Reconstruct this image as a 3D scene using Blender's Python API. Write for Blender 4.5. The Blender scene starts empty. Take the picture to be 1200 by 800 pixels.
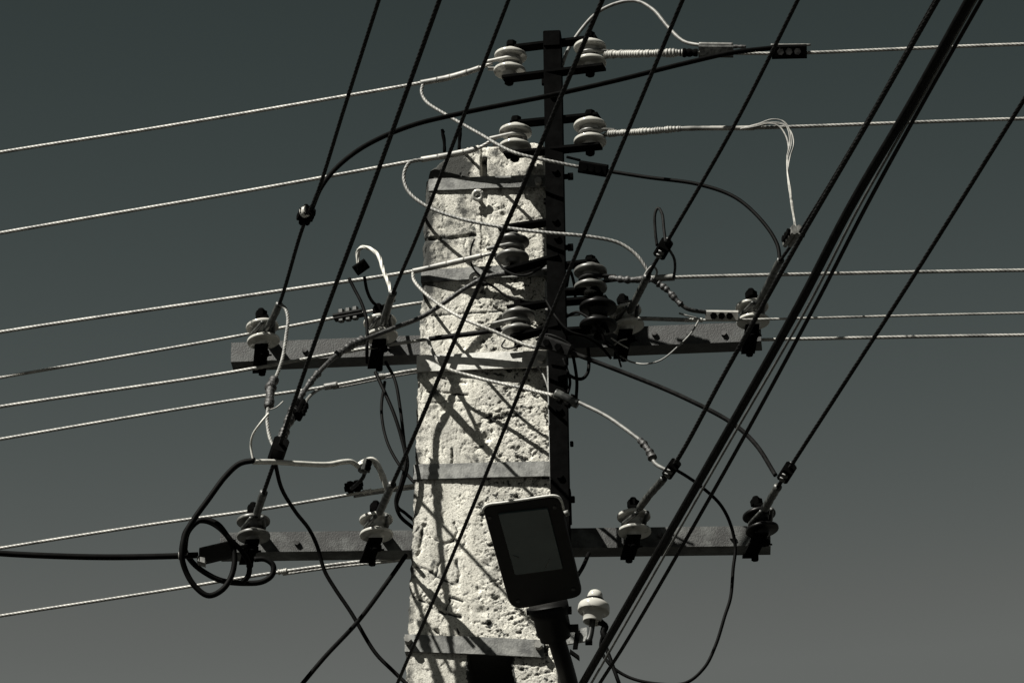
import bpy, math, random
import numpy as np
from mathutils import Vector, Matrix

random.seed(7)
rng = np.random.RandomState(7)
sc = bpy.context.scene
col = sc.collection
R = math.radians

# ------------------------------------------------------------------ camera
CAM = Vector((0.0, -11.0, 1.6)); TGT = Vector((0.0, 0.0, 7.2))
cd = bpy.data.cameras.new("camera"); cam = bpy.data.objects.new("camera", cd); col.objects.link(cam)
cam.location = CAM
QUAT = (TGT - CAM).to_track_quat('-Z', 'Y')
cam.rotation_euler = QUAT.to_euler()
cd.sensor_width = 36.0; cd.lens = 200.0
cd.clip_start = 0.1; cd.clip_end = 3000.0
sc.camera = cam

# ------------------------------------------------------------------ sky, sun, exposure
SUN = Vector((-0.52, -0.43, 0.74)).normalized()          # towards the sun
sun_el = math.asin(SUN.z); sun_az = math.atan2(SUN.x, SUN.y)
w = bpy.data.worlds.new("World"); sc.world = w; w.use_nodes = True
nt = w.node_tree; nt.nodes.clear()
sky = nt.nodes.new('ShaderNodeTexSky'); sky.sky_type = 'NISHITA'; sky.sun_disc = False
sky.sun_elevation = sun_el; sky.sun_rotation = sun_az
sky.altitude = 600; sky.air_density = 1.0; sky.dust_density = 0.6
sep = nt.nodes.new('ShaderNodeSeparateColor')              # red-filter black and white: only the red of the sky
pw = nt.nodes.new('ShaderNodeMath'); pw.operation = 'POWER'; pw.inputs[1].default_value = 5.1
mu = nt.nodes.new('ShaderNodeMath'); mu.operation = 'MULTIPLY'; mu.inputs[1].default_value = 0.145
mn = nt.nodes.new('ShaderNodeMath'); mn.operation = 'MINIMUM'; mn.inputs[1].default_value = 0.47
rampc = nt.nodes.new('ShaderNodeValToRGB')
rampc.color_ramp.elements[0].position = .16; rampc.color_ramp.elements[0].color = (0.76, 1.0, 0.98, 1)
rampc.color_ramp.elements[1].position = .42; rampc.color_ramp.elements[1].color = (0.945, 1.0, 0.945, 1)
mixc = nt.nodes.new('ShaderNodeVectorMath'); mixc.operation = 'SCALE'
bg = nt.nodes.new('ShaderNodeBackground'); bg.inputs[1].default_value = 0.1
wo = nt.nodes.new('ShaderNodeOutputWorld')
nt.links.new(sky.outputs[0], sep.inputs[0]); nt.links.new(sep.outputs[0], pw.inputs[0])
nt.links.new(pw.outputs[0], mu.inputs[0]); nt.links.new(mu.outputs[0], mn.inputs[0]); nt.links.new(mn.outputs[0], mixc.inputs['Scale'])
nt.links.new(mn.outputs[0], rampc.inputs[0]); nt.links.new(rampc.outputs[0], mixc.inputs[0]); nt.links.new(mixc.outputs[0], bg.inputs[0]); nt.links.new(bg.outputs[0], wo.inputs[0])
sd = bpy.data.lights.new("sun", 'SUN'); sd.energy = 4.0; sd.angle = R(0.5); sd.color = (1.0, 0.97, 0.885)
so = bpy.data.objects.new("sun", sd); col.objects.link(so)
so.rotation_euler = SUN.to_track_quat('Z', 'Y').to_euler(); so.location = (-8, -6, 16)
sc.cycles.diffuse_bounces = 1
vs = sc.view_settings
vs.view_transform = 'Standard'; vs.look = 'None'; vs.gamma = 1.0; vs.use_curve_mapping = False
vs.exposure = 1.5

# ------------------------------------------------------------------ from the photograph's angles to places
FPX = 200.0 / 36.0 * 1200.0
MROT = QUAT.to_matrix()
YAW = R(5.0)
U = Vector((math.cos(YAW), -math.sin(YAW), 0)); V = Vector((math.sin(YAW), math.cos(YAW), 0)); Z = Vector((0, 0, 1))
def ray(px, py):
    return MROT @ Vector(((px - 600) / FPX, -(py - 400) / FPX, -1.0))
def at(px, py, v=0.0):
    "place on the upright plane v metres behind the pole's front face"
    d = ray(px, py); t = (v - CAM.dot(V)) / d.dot(V); return CAM + d * t
def atz(px, py, z):
    d = ray(px, py); return CAM + d * ((z - CAM.z) / d.z)
def proj(p):
    q = MROT.transposed() @ (Vector(p) - CAM)
    return 600 + FPX * q.x / -q.z, 400 - FPX * q.y / -q.z
def vof(p): return Vector(p).dot(V)
def uvz(u, v, z): return U * u + V * v + Z * z
PX = 0.00185                                              # metres per photo pixel at the pole

# ------------------------------------------------------------------ materials
def nd(nt, t, **k):
    n = nt.nodes.new(t)
    for a, b in k.items(): setattr(n, a, b)
    return n
def mat(name, c1, c2=None, rough=0.6, metal=0.0, scale=40.0, bump=0.0, bscale=200.0, lo=0.4, hi=0.6, spec=0.5):
    m = bpy.data.materials.new(name); m.use_nodes = True
    nt = m.node_tree; b = nt.nodes['Principled BSDF']
    b.inputs['Roughness'].default_value = rough; b.inputs['Metallic'].default_value = metal
    b.inputs['Specular IOR Level'].default_value = spec
    tc = nd(nt, 'ShaderNodeNewGeometry')
    n = nd(nt, 'ShaderNodeTexNoise'); n.inputs['Scale'].default_value = scale; n.inputs['Detail'].default_value = 6
    n.inputs['Roughness'].default_value = 0.65
    nt.links.new(tc.outputs['Position'], n.inputs['Vector'])
    r = nd(nt, 'ShaderNodeValToRGB')
    r.color_ramp.elements[0].position = lo; r.color_ramp.elements[1].position = hi
    r.color_ramp.elements[0].color = (*c1, 1); r.color_ramp.elements[1].color = (*(c2 or c1), 1)
    nt.links.new(n.outputs['Fac'], r.inputs[0]); nt.links.new(r.outputs[0], b.inputs['Base Color'])
    if bump:
        n2 = nd(nt, 'ShaderNodeTexNoise'); n2.inputs['Scale'].default_value = bscale; n2.inputs['Detail'].default_value = 4
        nt.links.new(tc.outputs['Position'], n2.inputs['Vector'])
        bp = nd(nt, 'ShaderNodeBump'); bp.inputs['Strength'].default_value = bump; bp.inputs['Distance'].default_value = 0.002
        nt.links.new(n2.outputs['Fac'], bp.inputs['Height']); nt.links.new(bp.outputs[0], b.inputs['Normal'])
    return m
g = lambda x, y=None, z=None: (x, x if y is None else y, x if z is None else z)
M = {}
M['porcelain'] = mat('porcelain', (.08, .08, .075), (.34, .336, .312), rough=.12, scale=34, lo=.30, hi=.43)
M['porcelain_grey'] = mat('porcelain_grey', (.02, .02, .019), (.13, .13, .122), rough=.4, scale=30, lo=.35, hi=.65)  # darker, greyer porcelain
M['porcelain_brown'] = mat('porcelain_brown', g(.002), g(.005), rough=.35, scale=30, spec=.12)
M['steel_dark'] = mat('steel_dark', g(.0006), g(.0022), rough=.95, scale=45, bump=.12, bscale=260, spec=.02, lo=.35, hi=.75)
M['bolt'] = mat('bolt', g(.015), g(.06), rough=.6, scale=90, spec=.2)
M['galv'] = mat('galv', (.07, .073, .07), (.24, .244, .236), rough=.6, scale=60, bump=.4, bscale=300, lo=.35, hi=.7)
M['arm'] = mat('arm', (.0015, .0019, .0019), (.019, .0215, .021), rough=.62, scale=24, bump=.4, bscale=320, lo=.45, hi=.64)
M['arm_light'] = mat('arm_light', (.003, .0036, .0035), (.056, .060, .058), rough=.62, scale=16, bump=.4, bscale=320, lo=.44, hi=.64)
M['band'] = mat('band', (.018, .0195, .019), (.15, .152, .144), rough=.65, scale=30, bump=.4, bscale=250, lo=.36, hi=.64)
M['band_bright'] = mat('band_bright', (.22, .22, .206), (.43, .425, .40), rough=.6, scale=30, bump=.3, bscale=250, lo=.3, hi=.55)
M['alu'] = mat('alu', (.075, .075, .07), (.25, .246, .228), rough=.5, scale=24, lo=.34, hi=.60)
M['alu_bright'] = mat('alu_bright', (.24, .24, .222), (.42, .415, .385), rough=.5, scale=70, lo=.3, hi=.55)
M['cable_grey'] = mat('cable_grey', (.022, .023, .022), (.055, .057, .054), rough=.6, scale=20)
M['alu_dull'] = mat('alu_dull', (.045, .046, .044), (.15, .15, .14), rough=.55, scale=70, lo=.35, hi=.65)
M['wire_dark'] = mat('wire_dark', g(.002), g(.009), rough=.65, scale=60, spec=.07)
M['sleeve'] = mat('sleeve', (.008, .009, .0088), (.050, .052, .049), rough=.42, scale=60, spec=.3)
M['rubber'] = mat('rubber', g(.0012), g(.003), rough=.6, scale=40, spec=.035)
M['tape'] = mat('tape', g(.004), g(.05), rough=.55, scale=150, bump=1.0, bscale=160, lo=.45, hi=.7, spec=.4)
M['housing'] = mat('housing', g(.0018), g(.0035), rough=.5, scale=30, spec=.10)
M['glass'] = mat('glass', (.008, .020, .021), (.018, .034, .034), rough=.3, scale=16, spec=.22, lo=.35, hi=.7)
M['ground'] = mat('ground', (.008, .009, .007), (.020, .020, .017), rough=.95, scale=.6, lo=.35, hi=.65)

# weathered concrete: pale grey, dark lichen towards the top left corner and down the left edge, fine grit
def concrete():
    m = bpy.data.materials.new('concrete'); m.use_nodes = True
    nt = m.node_tree; b = nt.nodes['Principled BSDF']; b.inputs['Roughness'].default_value = .9
    b.inputs['Specular IOR Level'].default_value = .15
    at_ = nd(nt, 'ShaderNodeAttribute', attribute_name='wear_shade'); tc = nd(nt, 'ShaderNodeTexCoord')
    def noise(s, d=6, r=.65, sc3=None):
        n = nd(nt, 'ShaderNodeTexNoise'); n.inputs['Scale'].default_value = s; n.inputs['Detail'].default_value = d
        n.inputs['Roughness'].default_value = r
        if sc3:
            mp = nd(nt, 'ShaderNodeMapping'); mp.inputs['Scale'].default_value = sc3
            nt.links.new(tc.outputs['Object'], mp.inputs[0]); nt.links.new(mp.outputs[0], n.inputs['Vector'])
        else: nt.links.new(tc.outputs['Object'], n.inputs['Vector'])
        return n.outputs['Fac']
    def ramp(f, p0, p1, c0, c1):
        r = nd(nt, 'ShaderNodeValToRGB'); r.color_ramp.elements[0].position = p0; r.color_ramp.elements[1].position = p1
        r.color_ramp.elements[0].color = (*c0, 1); r.color_ramp.elements[1].color = (*c1, 1)
        nt.links.new(f, r.inputs[0]); return r.outputs[0]
    def mix(mode, a, b_, f=1.0):
        x = nd(nt, 'ShaderNodeMix', data_type='RGBA', blend_type=mode)
        if isinstance(f, float): x.inputs[0].default_value = f
        else: nt.links.new(f, x.inputs[0])
        for s, i in ((a, 6), (b_, 7)):
            if isinstance(s, tuple): x.inputs[i].default_value = (*s, 1)
            else: nt.links.new(s, x.inputs[i])
        return x.outputs[2]
    base = ramp(noise(11, 7, .7), .34, .66, (.33, .323, .297), (.60, .585, .528))
    streak = ramp(noise(1, 5, .6, (42, 42, 3.0)), .32, .6, (.60, .60, .59), (1, 1, 1))
    base = mix('MULTIPLY', base, streak, .75)
    grit = ramp(noise(300, 4, .7), .36, .50, (.22, .22, .21), (1, 1, 1))
    base = mix('MULTIPLY', base, grit, .8)
    # lichen where 'wear' says the old surface is, plus the hollow's painted shade, broken up by noise
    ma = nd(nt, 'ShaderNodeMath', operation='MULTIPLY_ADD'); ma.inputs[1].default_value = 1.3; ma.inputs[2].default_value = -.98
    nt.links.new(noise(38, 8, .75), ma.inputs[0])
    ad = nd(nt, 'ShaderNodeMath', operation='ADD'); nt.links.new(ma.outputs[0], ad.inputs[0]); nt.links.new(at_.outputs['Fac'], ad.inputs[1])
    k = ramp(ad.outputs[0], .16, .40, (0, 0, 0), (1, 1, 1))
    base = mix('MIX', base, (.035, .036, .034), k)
    nt.links.new(base, b.inputs['Base Color'])
    bp = nd(nt, 'ShaderNodeBump'); bp.inputs['Strength'].default_value = .85; bp.inputs['Distance'].default_value = .0022
    nt.links.new(noise(330, 5, .7), bp.inputs['Height']); nt.links.new(bp.outputs[0], b.inputs['Normal'])
    return m
M['concrete'] = concrete()

# ------------------------------------------------------------------ mesh building
class MB:
    def __init__(s): s.v = []; s.f = []; s.sm = []
    def add(s, vs, fs, smooth=False):
        o = len(s.v); s.v += [tuple(p) for p in vs]; s.f += [tuple(i + o for i in f) for f in fs]; s.sm += [smooth] * len(fs)
        return s
    def box(s, c, ax, ay, az, bev=0.0):
        "box centred c with half-axis vectors; bev chamfers the edges along az"
        c = Vector(c); ax, ay, az = Vector(ax), Vector(ay), Vector(az)
        if bev <= 0:
            ring = [(-1, -1), (1, -1), (1, 1), (-1, 1)]
        else:
            a = 1 - bev / ax.length; b = 1 - bev / ay.length
            ring = [(-a, -1), (a, -1), (1, -b), (1, b), (a, 1), (-a, 1), (-1, b), (-1, -b)]
        n = len(ring)
        vs = [c + ax * i + ay * j - az for i, j in ring] + [c + ax * i + ay * j + az for i, j in ring]
        fs = [tuple(range(n))[::-1], tuple(range(n, 2 * n))] + [(i, (i + 1) % n, n + (i + 1) % n, n + i) for i in range(n)]
        return s.add(vs, fs)
    def bar(s, p, q, wv, tv, bev=0.0):
        "flat bar from p to q; wv and tv are half-size vectors across it"
        p, q = Vector(p), Vector(q); return s.box((p + q) / 2, wv, tv, (q - p) / 2, bev)
    def cyl(s, p, q, r, n=16, r2=None):
        p, q = Vector(p), Vector(q); d = (q - p).normalized()
        a = d.orthogonal().normalized(); b = d.cross(a); r2 = r if r2 is None else r2
        vs = [p + (a * math.cos(t) + b * math.sin(t)) * r for t in [2 * math.pi * i / n for i in range(n)]]
        vs += [q + (a * math.cos(t) + b * math.sin(t)) * r2 for t in [2 * math.pi * i / n for i in range(n)]]
        s.add(vs, [(i, (i + 1) % n, n + (i + 1) % n, n + i) for i in range(n)], n > 8)
        o = len(s.v) - 2 * n
        s.f += [tuple(o + i for i in range(n))[::-1], tuple(o + n + i for i in range(n))]; s.sm += [False, False]
        return s
    def lathe(s, base, axis, prof, n=40):
        base = Vector(base); d = Vector(axis).normalized(); a = d.orthogonal().normalized(); b = d.cross(a)
        vs = []; m = len(prof)
        for r, h in prof:
            for i in range(n):
                t = 2 * math.pi * i / n; vs.append(base + d * h + (a * math.cos(t) + b * math.sin(t)) * max(r, 1e-5))
        fs = [(j * n + i, j * n + (i + 1) % n, (j + 1) * n + (i + 1) % n, (j + 1) * n + i) for j in range(m - 1) for i in range(n)]
        return s.add(vs, fs, True)
    def torus(s, c, n_, r, t, seg=32, k=10, arc=(0, 2 * math.pi), sq=1.0):
        c = Vector(c); d = Vector(n_).normalized(); a = d.orthogonal().normalized(); b = d.cross(a)
        pts = [c + (a * math.cos(x) + b * math.sin(x) * sq) * r for x in np.linspace(arc[0], arc[1], seg)]
        return s.tube(pts, t, k=k, spacing=None)
    def tube(s, pts, r, k=10, lobes=0, amp=.16, lay=.06, spacing=.004, wob=0.0, wrap=0.0, wrapp=.006, seed=0, fine=None, taper=1.0):
        """round or stranded tube; lobes: strands twisted along it; wrap: rings of binding wire; wob: lumpy radius.
        fine=(s0,s1): only that stretch of the arc gets the fine spacing"""
        P = np.array([tuple(p) for p in pts], float)
        if spacing: P, S = resample(P, spacing, fine)
        else: S = np.concatenate([[0], np.cumsum(np.linalg.norm(np.diff(P, axis=0), axis=1))])
        n = len(P); T = np.gradient(P, axis=0); T /= np.linalg.norm(T, axis=1)[:, None] + 1e-12
        N = np.zeros_like(P); a = np.array(Vector(T[0]).orthogonal().normalized()); N[0] = a
        for i in range(1, n):
            a = N[i - 1] - T[i] * N[i - 1].dot(T[i]); N[i] = a / np.linalg.norm(a)
        B = np.cross(T, N)
        kk = lobes * 4 if lobes else k
        th = np.linspace(0, 2 * np.pi, kk, endpoint=False)
        prof = np.ones(kk) if not lobes else 1 - amp + amp * np.abs(np.sin(th * lobes / 2)) ** .6 * 1.3
        rs = np.full(n, r)
        rr = np.random.RandomState(seed)
        if wob:
            m = max(4, int(S[-1] / .007)); kn = rr.rand(m)
            rs = rs * (1 + wob * (np.interp(S, np.linspace(0, S[-1], m), kn) - .4))
        if wrap:
            ph = S / wrapp + .35 * np.sin(S / wrapp * .61) + rr.rand()
            rs = rs * (1 + wrap * (np.abs(np.sin(np.pi * ph)) ** .7 - .5))
        rs[-1] *= taper
        tw = (S / lay * 2 * np.pi)[:, None] if lobes else np.zeros((n, 1))
        if fine and lobes:
            d = np.clip(S, fine[0], fine[1]); tw = (d / lay * 2 * np.pi)[:, None]
        A = th[None, :] + tw
        X = P[:, None, :] + (np.cos(A)[..., None] * N[:, None, :] + np.sin(A)[..., None] * B[:, None, :]) * (rs[:, None] * prof[None, :])[..., None]
        vs = X.reshape(-1, 3).tolist()
        fs = [(j * kk + i, j * kk + (i + 1) % kk, (j + 1) * kk + (i + 1) % kk, (j + 1) * kk + i) for j in range(n - 1) for i in range(kk)]
        fs += [tuple(range(kk))[::-1], tuple((n - 1) * kk + i for i in range(kk))]
        return s.add(vs, fs, True)
    def build(s, name, m, parent=None):
        org = Vector(parent['_org']) if parent is not None and '_org' in parent.keys() else (Vector(s.v[0]) if parent is None else Vector((0, 0, 0)))
        me = bpy.data.meshes.new(name)
        me.from_pydata([tuple(Vector(p) - org) for p in s.v], [], s.f)
        me.polygons.foreach_set('use_smooth', s.sm); me.update()
        me.materials.append(M[m] if isinstance(m, str) else m)
        o = bpy.data.objects.new(name, me); col.objects.link(o)
        if parent is not None:
            o.parent = parent
        else: o.location = org
        o['_org'] = tuple(org)
        return o

def resample(P, step, fine=None):
    "Catmull-Rom through P at roughly even spacing (coarse outside the fine stretch)"
    if len(P) == 2:
        D = P
    else:
        Q = np.vstack([2 * P[0] - P[1], P, 2 * P[-1] - P[-2]])
        out = []
        for i in range(1, len(Q) - 2):
            p0, p1, p2, p3 = Q[i - 1], Q[i], Q[i + 1], Q[i + 2]
            # centripetal form keeps uneven points from looping
            t0 = 0; t1 = t0 + max(np.linalg.norm(p1 - p0), 1e-9) ** .5; t2 = t1 + max(np.linalg.norm(p2 - p1), 1e-9) ** .5; t3 = t2 + max(np.linalg.norm(p3 - p2), 1e-9) ** .5
            for t in np.linspace(t1, t2, 24, endpoint=False):
                A1 = (t1 - t) / (t1 - t0) * p0 + (t - t0) / (t1 - t0) * p1
                A2 = (t2 - t) / (t2 - t1) * p1 + (t - t1) / (t2 - t1) * p2
                A3 = (t3 - t) / (t3 - t2) * p2 + (t - t2) / (t3 - t2) * p3
                B1 = (t2 - t) / (t2 - t0) * A1 + (t - t0) / (t2 - t0) * A2
                B2 = (t3 - t) / (t3 - t1) * A2 + (t - t1) / (t3 - t1) * A3
                out.append((t2 - t) / (t2 - t1) * B1 + (t - t1) / (t2 - t1) * B2)
        out.append(P[-1]); D = np.array(out)
    s = np.concatenate([[0], np.cumsum(np.linalg.norm(np.diff(D, axis=0), axis=1))])
    if fine:
        a, b = max(0, fine[0]), min(s[-1], fine[1])
        S = np.concatenate([np.arange(0, a, .2), np.arange(a, b, step), np.arange(b, s[-1], .5), [s[-1]]])
    else:
        S = np.linspace(0, s[-1], max(3, int(s[-1] / step) + 1))
    return np.stack([np.interp(S, s, D[:, i]) for i in range(3)], 1), S

def tag(o, label=None, cat=None, group=None, kind=None):
    if label: o['label'] = label
    if cat: o['category'] = cat
    if group: o['group'] = group
    if kind: o['kind'] = kind
    return o
def thing(name, label, cat, loc, group=None):
    o = bpy.data.objects.new(name, None); col.objects.link(o)
    o.location = loc; o.empty_display_size = .03; o['_org'] = tuple(loc)
    return tag(o, label, cat, group)

# ------------------------------------------------------------------ ground
gm = MB().add([(-1500, -1500, 0), (1500, -1500, 0), (1500, 1500, 0), (-1500, 1500, 0)], [(0, 1, 2, 3)])
tag(gm.build('ground', 'ground'), kind='structure')

# ------------------------------------------------------------------ the concrete pole
def vnoise(x, y, seed):
    "smooth value noise in 0..1"
    rr = np.random.RandomState(seed); tab = rr.rand(256, 256)
    xi = np.floor(x).astype(int); yi = np.floor(y).astype(int); fx = x - xi; fy = y - yi
    fx = fx * fx * (3 - 2 * fx); fy = fy * fy * (3 - 2 * fy)
    t = lambda a, b: tab[a % 256, b % 256]
    return (t(xi, yi) * (1 - fx) + t(xi + 1, yi) * fx) * (1 - fy) + (t(xi, yi + 1) * (1 - fx) + t(xi + 1, yi + 1) * fx) * fy
def fbm(x, y, seed, oct=4):
    a = np.zeros_like(x); w_ = .5; tot = 0
    for i in range(oct):
        a += w_ * vnoise(x * 2 ** i + i * 17.3, y * 2 ** i + i * 9.1, seed + i); tot += w_; w_ *= .55
    return a / tot
def edge_u(pts):
    zs = []; us = []
    for px, py in pts:
        p = at(px, py, 0); zs.append(p.z); us.append(p.dot(U))
    o = np.argsort(zs); return np.array(zs)[o], np.array(us)[o]
ZL, UL = edge_u([(501, 180), (499, 208), (495, 330), (489, 440), (485, 570), (480, 690), (475, 800), (474, 830)])
ZR, UR = edge_u([(637, 150), (638, 208), (639, 330), (646, 470), (650, 590), (653, 700), (656, 800), (657, 830)])
top_px = [(501, 208), (503, 198), (513, 190), (524, 182), (534, 176), (545, 170), (560, 167), (600, 166), (622, 163), (638, 165)]
TOPU = [at(px, py, 0).dot(U) for px, py in top_px]; TOPZ = [at(px, py, 0).z for px, py in top_px]
DEP = .20
def pole_shaft(parent):
    nu, nz = 160, 660
    zb = at(560, 830, 0).z
    s = np.linspace(0, 1, nu); t = np.linspace(0, 1, nz)
    ut = np.interp(TOPZ[0], ZL, UL) + s * (np.interp(TOPZ[0], ZR, UR) - np.interp(TOPZ[0], ZL, UL))
    zt = np.interp(ut, TOPU, TOPZ)
    jit = (fbm(ut * 60, ut * 0, 99) - .5) * .012; zt = zt + jit
    Zg = zb + t[:, None] * (zt[None, :] - zb)
    ul = np.interp(Zg, ZL, UL); ur = np.interp(Zg, ZR, UR)
    ul = ul + (fbm(Zg * 70, Zg * 0 + 3, 31) - .5) * .009
    Ug = ul + s[None, :] * (ur - ul)
    PXg = np.zeros_like(Ug); PYg = np.zeros_like(Ug)
    for j in range(0, nz):
        a = proj(uvz(Ug[j, 0], 0, Zg[j, 0])); b = proj(uvz(Ug[j, -1], 0, Zg[j, -1]))
        PXg[j] = a[0] + (b[0] - a[0]) * s
        zz = proj(uvz(Ug[j, nu // 2], 0, Zg[j, nu // 2])); 
        dy = (proj(uvz(Ug[j, nu // 2], 0, Zg[j, nu // 2] + .1))[1] - zz[1]) / .1
        PYg[j] = zz[1] + (Zg[j] - Zg[j, nu // 2]) * dy
    X, Y = PXg, PYg
    sstep = lambda e0, e1, x: np.clip((x - e0) / (e1 - e0), 0, 1) ** 2 * (3 - 2 * np.clip((x - e0) / (e1 - e0), 0, 1))
    # where the face is rough: right of the seam, less on the left
    rough = .12 + .78 * sstep(545, 575, X + 18 * (fbm(X / 40, Y / 40, 5) - .5))
    rough = rough * (.55 + .6 * sstep(230, 330, Y))
    h = (fbm(X / 60, Y / 60, 11) - .5) * 3.0
    grain = fbm(X / 3.0, Y / 2.8, 21, 3); peb = fbm(X / 8.5 + Y / 40, Y / 5.5, 25, 5)
    ridg = np.abs(fbm(X / 17 + Y / 55, Y / 9, 41, 5) - .5) * 2
    h += rough * ((grain - .5) * 2.3 + (peb - .5) * 2.6 - np.maximum(0, .05 - ridg) * 34)
    pit = fbm(X / 9 + Y / 30, Y / 5, 61, 5); h -= rough * np.minimum(2.6, np.maximum(0, pit - .63) * 50)
    pit2 = fbm(X / 16 + 7, Y / 9, 71, 5); h -= rough * np.minimum(4.2, np.maximum(0, pit2 - .66) * 80)
    h -= (1 - rough) * np.minimum(2.2, np.maximum(0, fbm(X / 5, Y / 8, 81, 4) - .66) * 50) + (1 - rough) * (grain - .5) * 1.0
    # edge of the seam and the slot at its top
    seam = sstep(562, 564, X) * (1 - sstep(569, 571, X)) * (1 - sstep(255, 330, Y))
    h -= seam * (4 + 22 * ((Y > 184) & (Y < 206)))
    # lumps, gouges and scratched lines, each where it is on the photo's pole
    for cx, cy, r_, d_ in [(570, 512, 7, 9), (562, 500, 4, 5), (545, 505, 5, 4), (590, 505, 5, 4), (578, 523, 5, 5), (568, 595, 6, -6), (576, 600, 4, 6),
                           (590, 252, 4, 6), (512, 475, 5, 4), (520, 478, 4, 5), (556, 345, 6, 7), (548, 372, 5, 5), (598, 375, 5, 5), (606, 480, 4, 4),
                           (560, 690, 4, 4), (566, 715, 7, 6), (580, 700, 5, 5), (572, 660, 6, 5), (585, 668, 5, 6), (512, 737, 3, 6), (552, 330, 6, 5)]:
        q = ((X - cx) ** 2 + ((Y - cy) * 1.25) ** 2) / r_ ** 2; h -= d_ * np.exp(-q)
    lines = [([(496, 612), (493, 630), (491, 646)], 2, 4), ([(497, 612), (503, 622), (509, 629), (521, 635), (530, 632), (536, 621), (532, 611)], 1.8, 4.5),
             ([(488, 660), (500, 664), (510, 672), (520, 677), (530, 682), (537, 685), (538, 670), (535, 656)], 1.9, 4.5), ([(517, 654), (508, 676)], 1.7, 3.5),
             ([(483, 694), (500, 703), (512, 713), (528, 718), (539, 721)], 2.4, 6), ([(523, 711), (527, 697), (541, 703)], 1.7, 4),
             ([(495, 718), (500, 728), (512, 737), (519, 746)], 2.0, 4.5), ([(536, 735), (538, 748)], 1.6, 4), ([(498, 277), (530, 277), (556, 274)], 2.0, 6),
             ([(494, 367), (560, 366), (610, 364)], 1.3, 2.5), ([(500, 456), (520, 458), (548, 462)], 1.4, 4), ([(518, 441), (535, 446), (545, 447)], 1.3, 3.5), ([(530, 524), (529, 541)], 1.4, 5),
             ([(495, 470), (540, 468)], 1.2, 2.5), ([(540, 430), (560, 434), (590, 440)], 1.5, 2), ([(537, 610), (550, 620)], 1.3, 2)]
    scr = np.zeros_like(X)
    for pl, w_, d_ in lines:
        dist = np.full_like(X, 1e9)
        for (x0, y0), (x1, y1) in zip(pl, pl[1:]):
            dx, dy = x1 - x0, y1 - y0; tt = np.clip(((X - x0) * dx + (Y - y0) * dy) / (dx * dx + dy * dy), 0, 1)
            dist = np.minimum(dist, np.hypot(X - x0 - tt * dx, Y - y0 - tt * dy))
        dist = dist + 1.6 * (fbm(X / 4, Y / 4, 91, 2) - .5)
        scr = np.maximum(scr, np.exp(-(dist / (w_ * .8)) ** 2) * np.clip(1.9 * fbm(X / 6, Y / 6, 97, 2) - .25, 0, 1))
        h -= d_ * np.exp(-(dist / w_) ** 2) * (.5 + fbm(X / 8, Y / 8, 95, 2))
    # rounded arrises
    es = np.minimum(s[None, :] * (ur - ul), (1 - s[None, :]) * (ur - ul)) * 1000
    h -= np.maximum(0, 7 - es) ** 2 * .14
    et = (zt[None, :] - Zg) * 1000; h -= np.maximum(0, 14 - et) ** 2 * .09
    Vg = -h / 1000.0
    # the hollow panel that starts under the lowest band
    jx = 3 * (fbm(X * 0 + 2, Y / 7, 55, 2) - .5)
    hole = (X > 550 + jx) & (X < 601 + 1.5 * jx) & (Y > 766)
    Vg = np.where(hole, .185, Vg)
    wear_shade = np.clip(1.0 - ((X - 520) / 50) ** 2, 0, 1) * np.clip(1 - ((Y - 195) / 30) ** 2, 0, 1) * 1.15
    wear_shade = np.maximum(wear_shade, .85 * np.clip(1 - (X - 500) / 40, 0, 1) * (1 - sstep(290, 520, Y)))
    wear_shade = np.maximum(wear_shade, .46 * np.clip(1 - np.abs(X - 600) / 70, 0, 1) * (1 - sstep(180, 260, Y)))
    wear_shade = np.maximum(wear_shade, .66 * np.clip(1 - (X - np.interp(Y, [200, 800], [500, 476])) / 32, 0, 1))
    chip = (np.clip((pit2 - .65) * 14, 0, 1) + .7 * np.clip((pit - .615) * 10, 0, 1) + .6 * np.clip((.05 - ridg) * 14, 0, 1)) * rough + scr
    wear_shade = np.maximum(wear_shade, np.minimum(1, chip) * .78)
    wear_shade = np.maximum(wear_shade, scr * 1.15)
    wear_shade = np.maximum(wear_shade, (.25 + .75 * rough) * np.clip((fbm(X / 2.6, Y / 2.3, 161, 2) - .60) * 5, 0, .85))
    blot = fbm(X / 30, Y / 55, 131, 4); wear_shade = np.maximum(wear_shade, np.clip((blot - .56 + .11 * (1 - sstep(230, 430, Y))) * 3.2, 0, .60))
    for yb in (224, 331, 434, 561, 768):
        dr = np.clip((fbm(X / 5, X * 0 + yb, 140 + yb, 2) - .5) * 3, 0, 1) * np.clip(1 - (Y - yb) / (14 + 60 * fbm(X / 4, X * 0 + yb * .1, 150, 2)), 0, 1) * (Y > yb - 4)
        wear_shade = np.maximum(wear_shade, .62 * dr)
    wear_shade = np.where((X > 547 + jx) & (X < 604 + 1.5 * jx) & (Y > 763.5), 1.25, wear_shade)  # painted shade: blackens the inside and lip of the hollow panel
    verts = []; idx = lambda j, i: j * nu + i
    for j in range(nz):
        for i in range(nu): verts.append(uvz(Ug[j, i], Vg[j, i], Zg[j, i]))
    faces = [(idx(j, i), idx(j, i + 1), idx(j + 1, i + 1), idx(j + 1, i)) for j in range(nz - 1) for i in range(nu - 1)]
    wl = wear_shade.reshape(-1).tolist()
    hf = hole.reshape(-1); sm = [len({bool(hf[q]) for q in f}) == 1 for f in faces]
    # back face, sides, top
    ob = len(verts)
    for j in range(nz):
        for i in (0, nu - 1): verts.append(uvz(Ug[j, i], DEP, Zg[j, i])); wl.append(.2)
    bk = lambda j, e: ob + 2 * j + e
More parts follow.
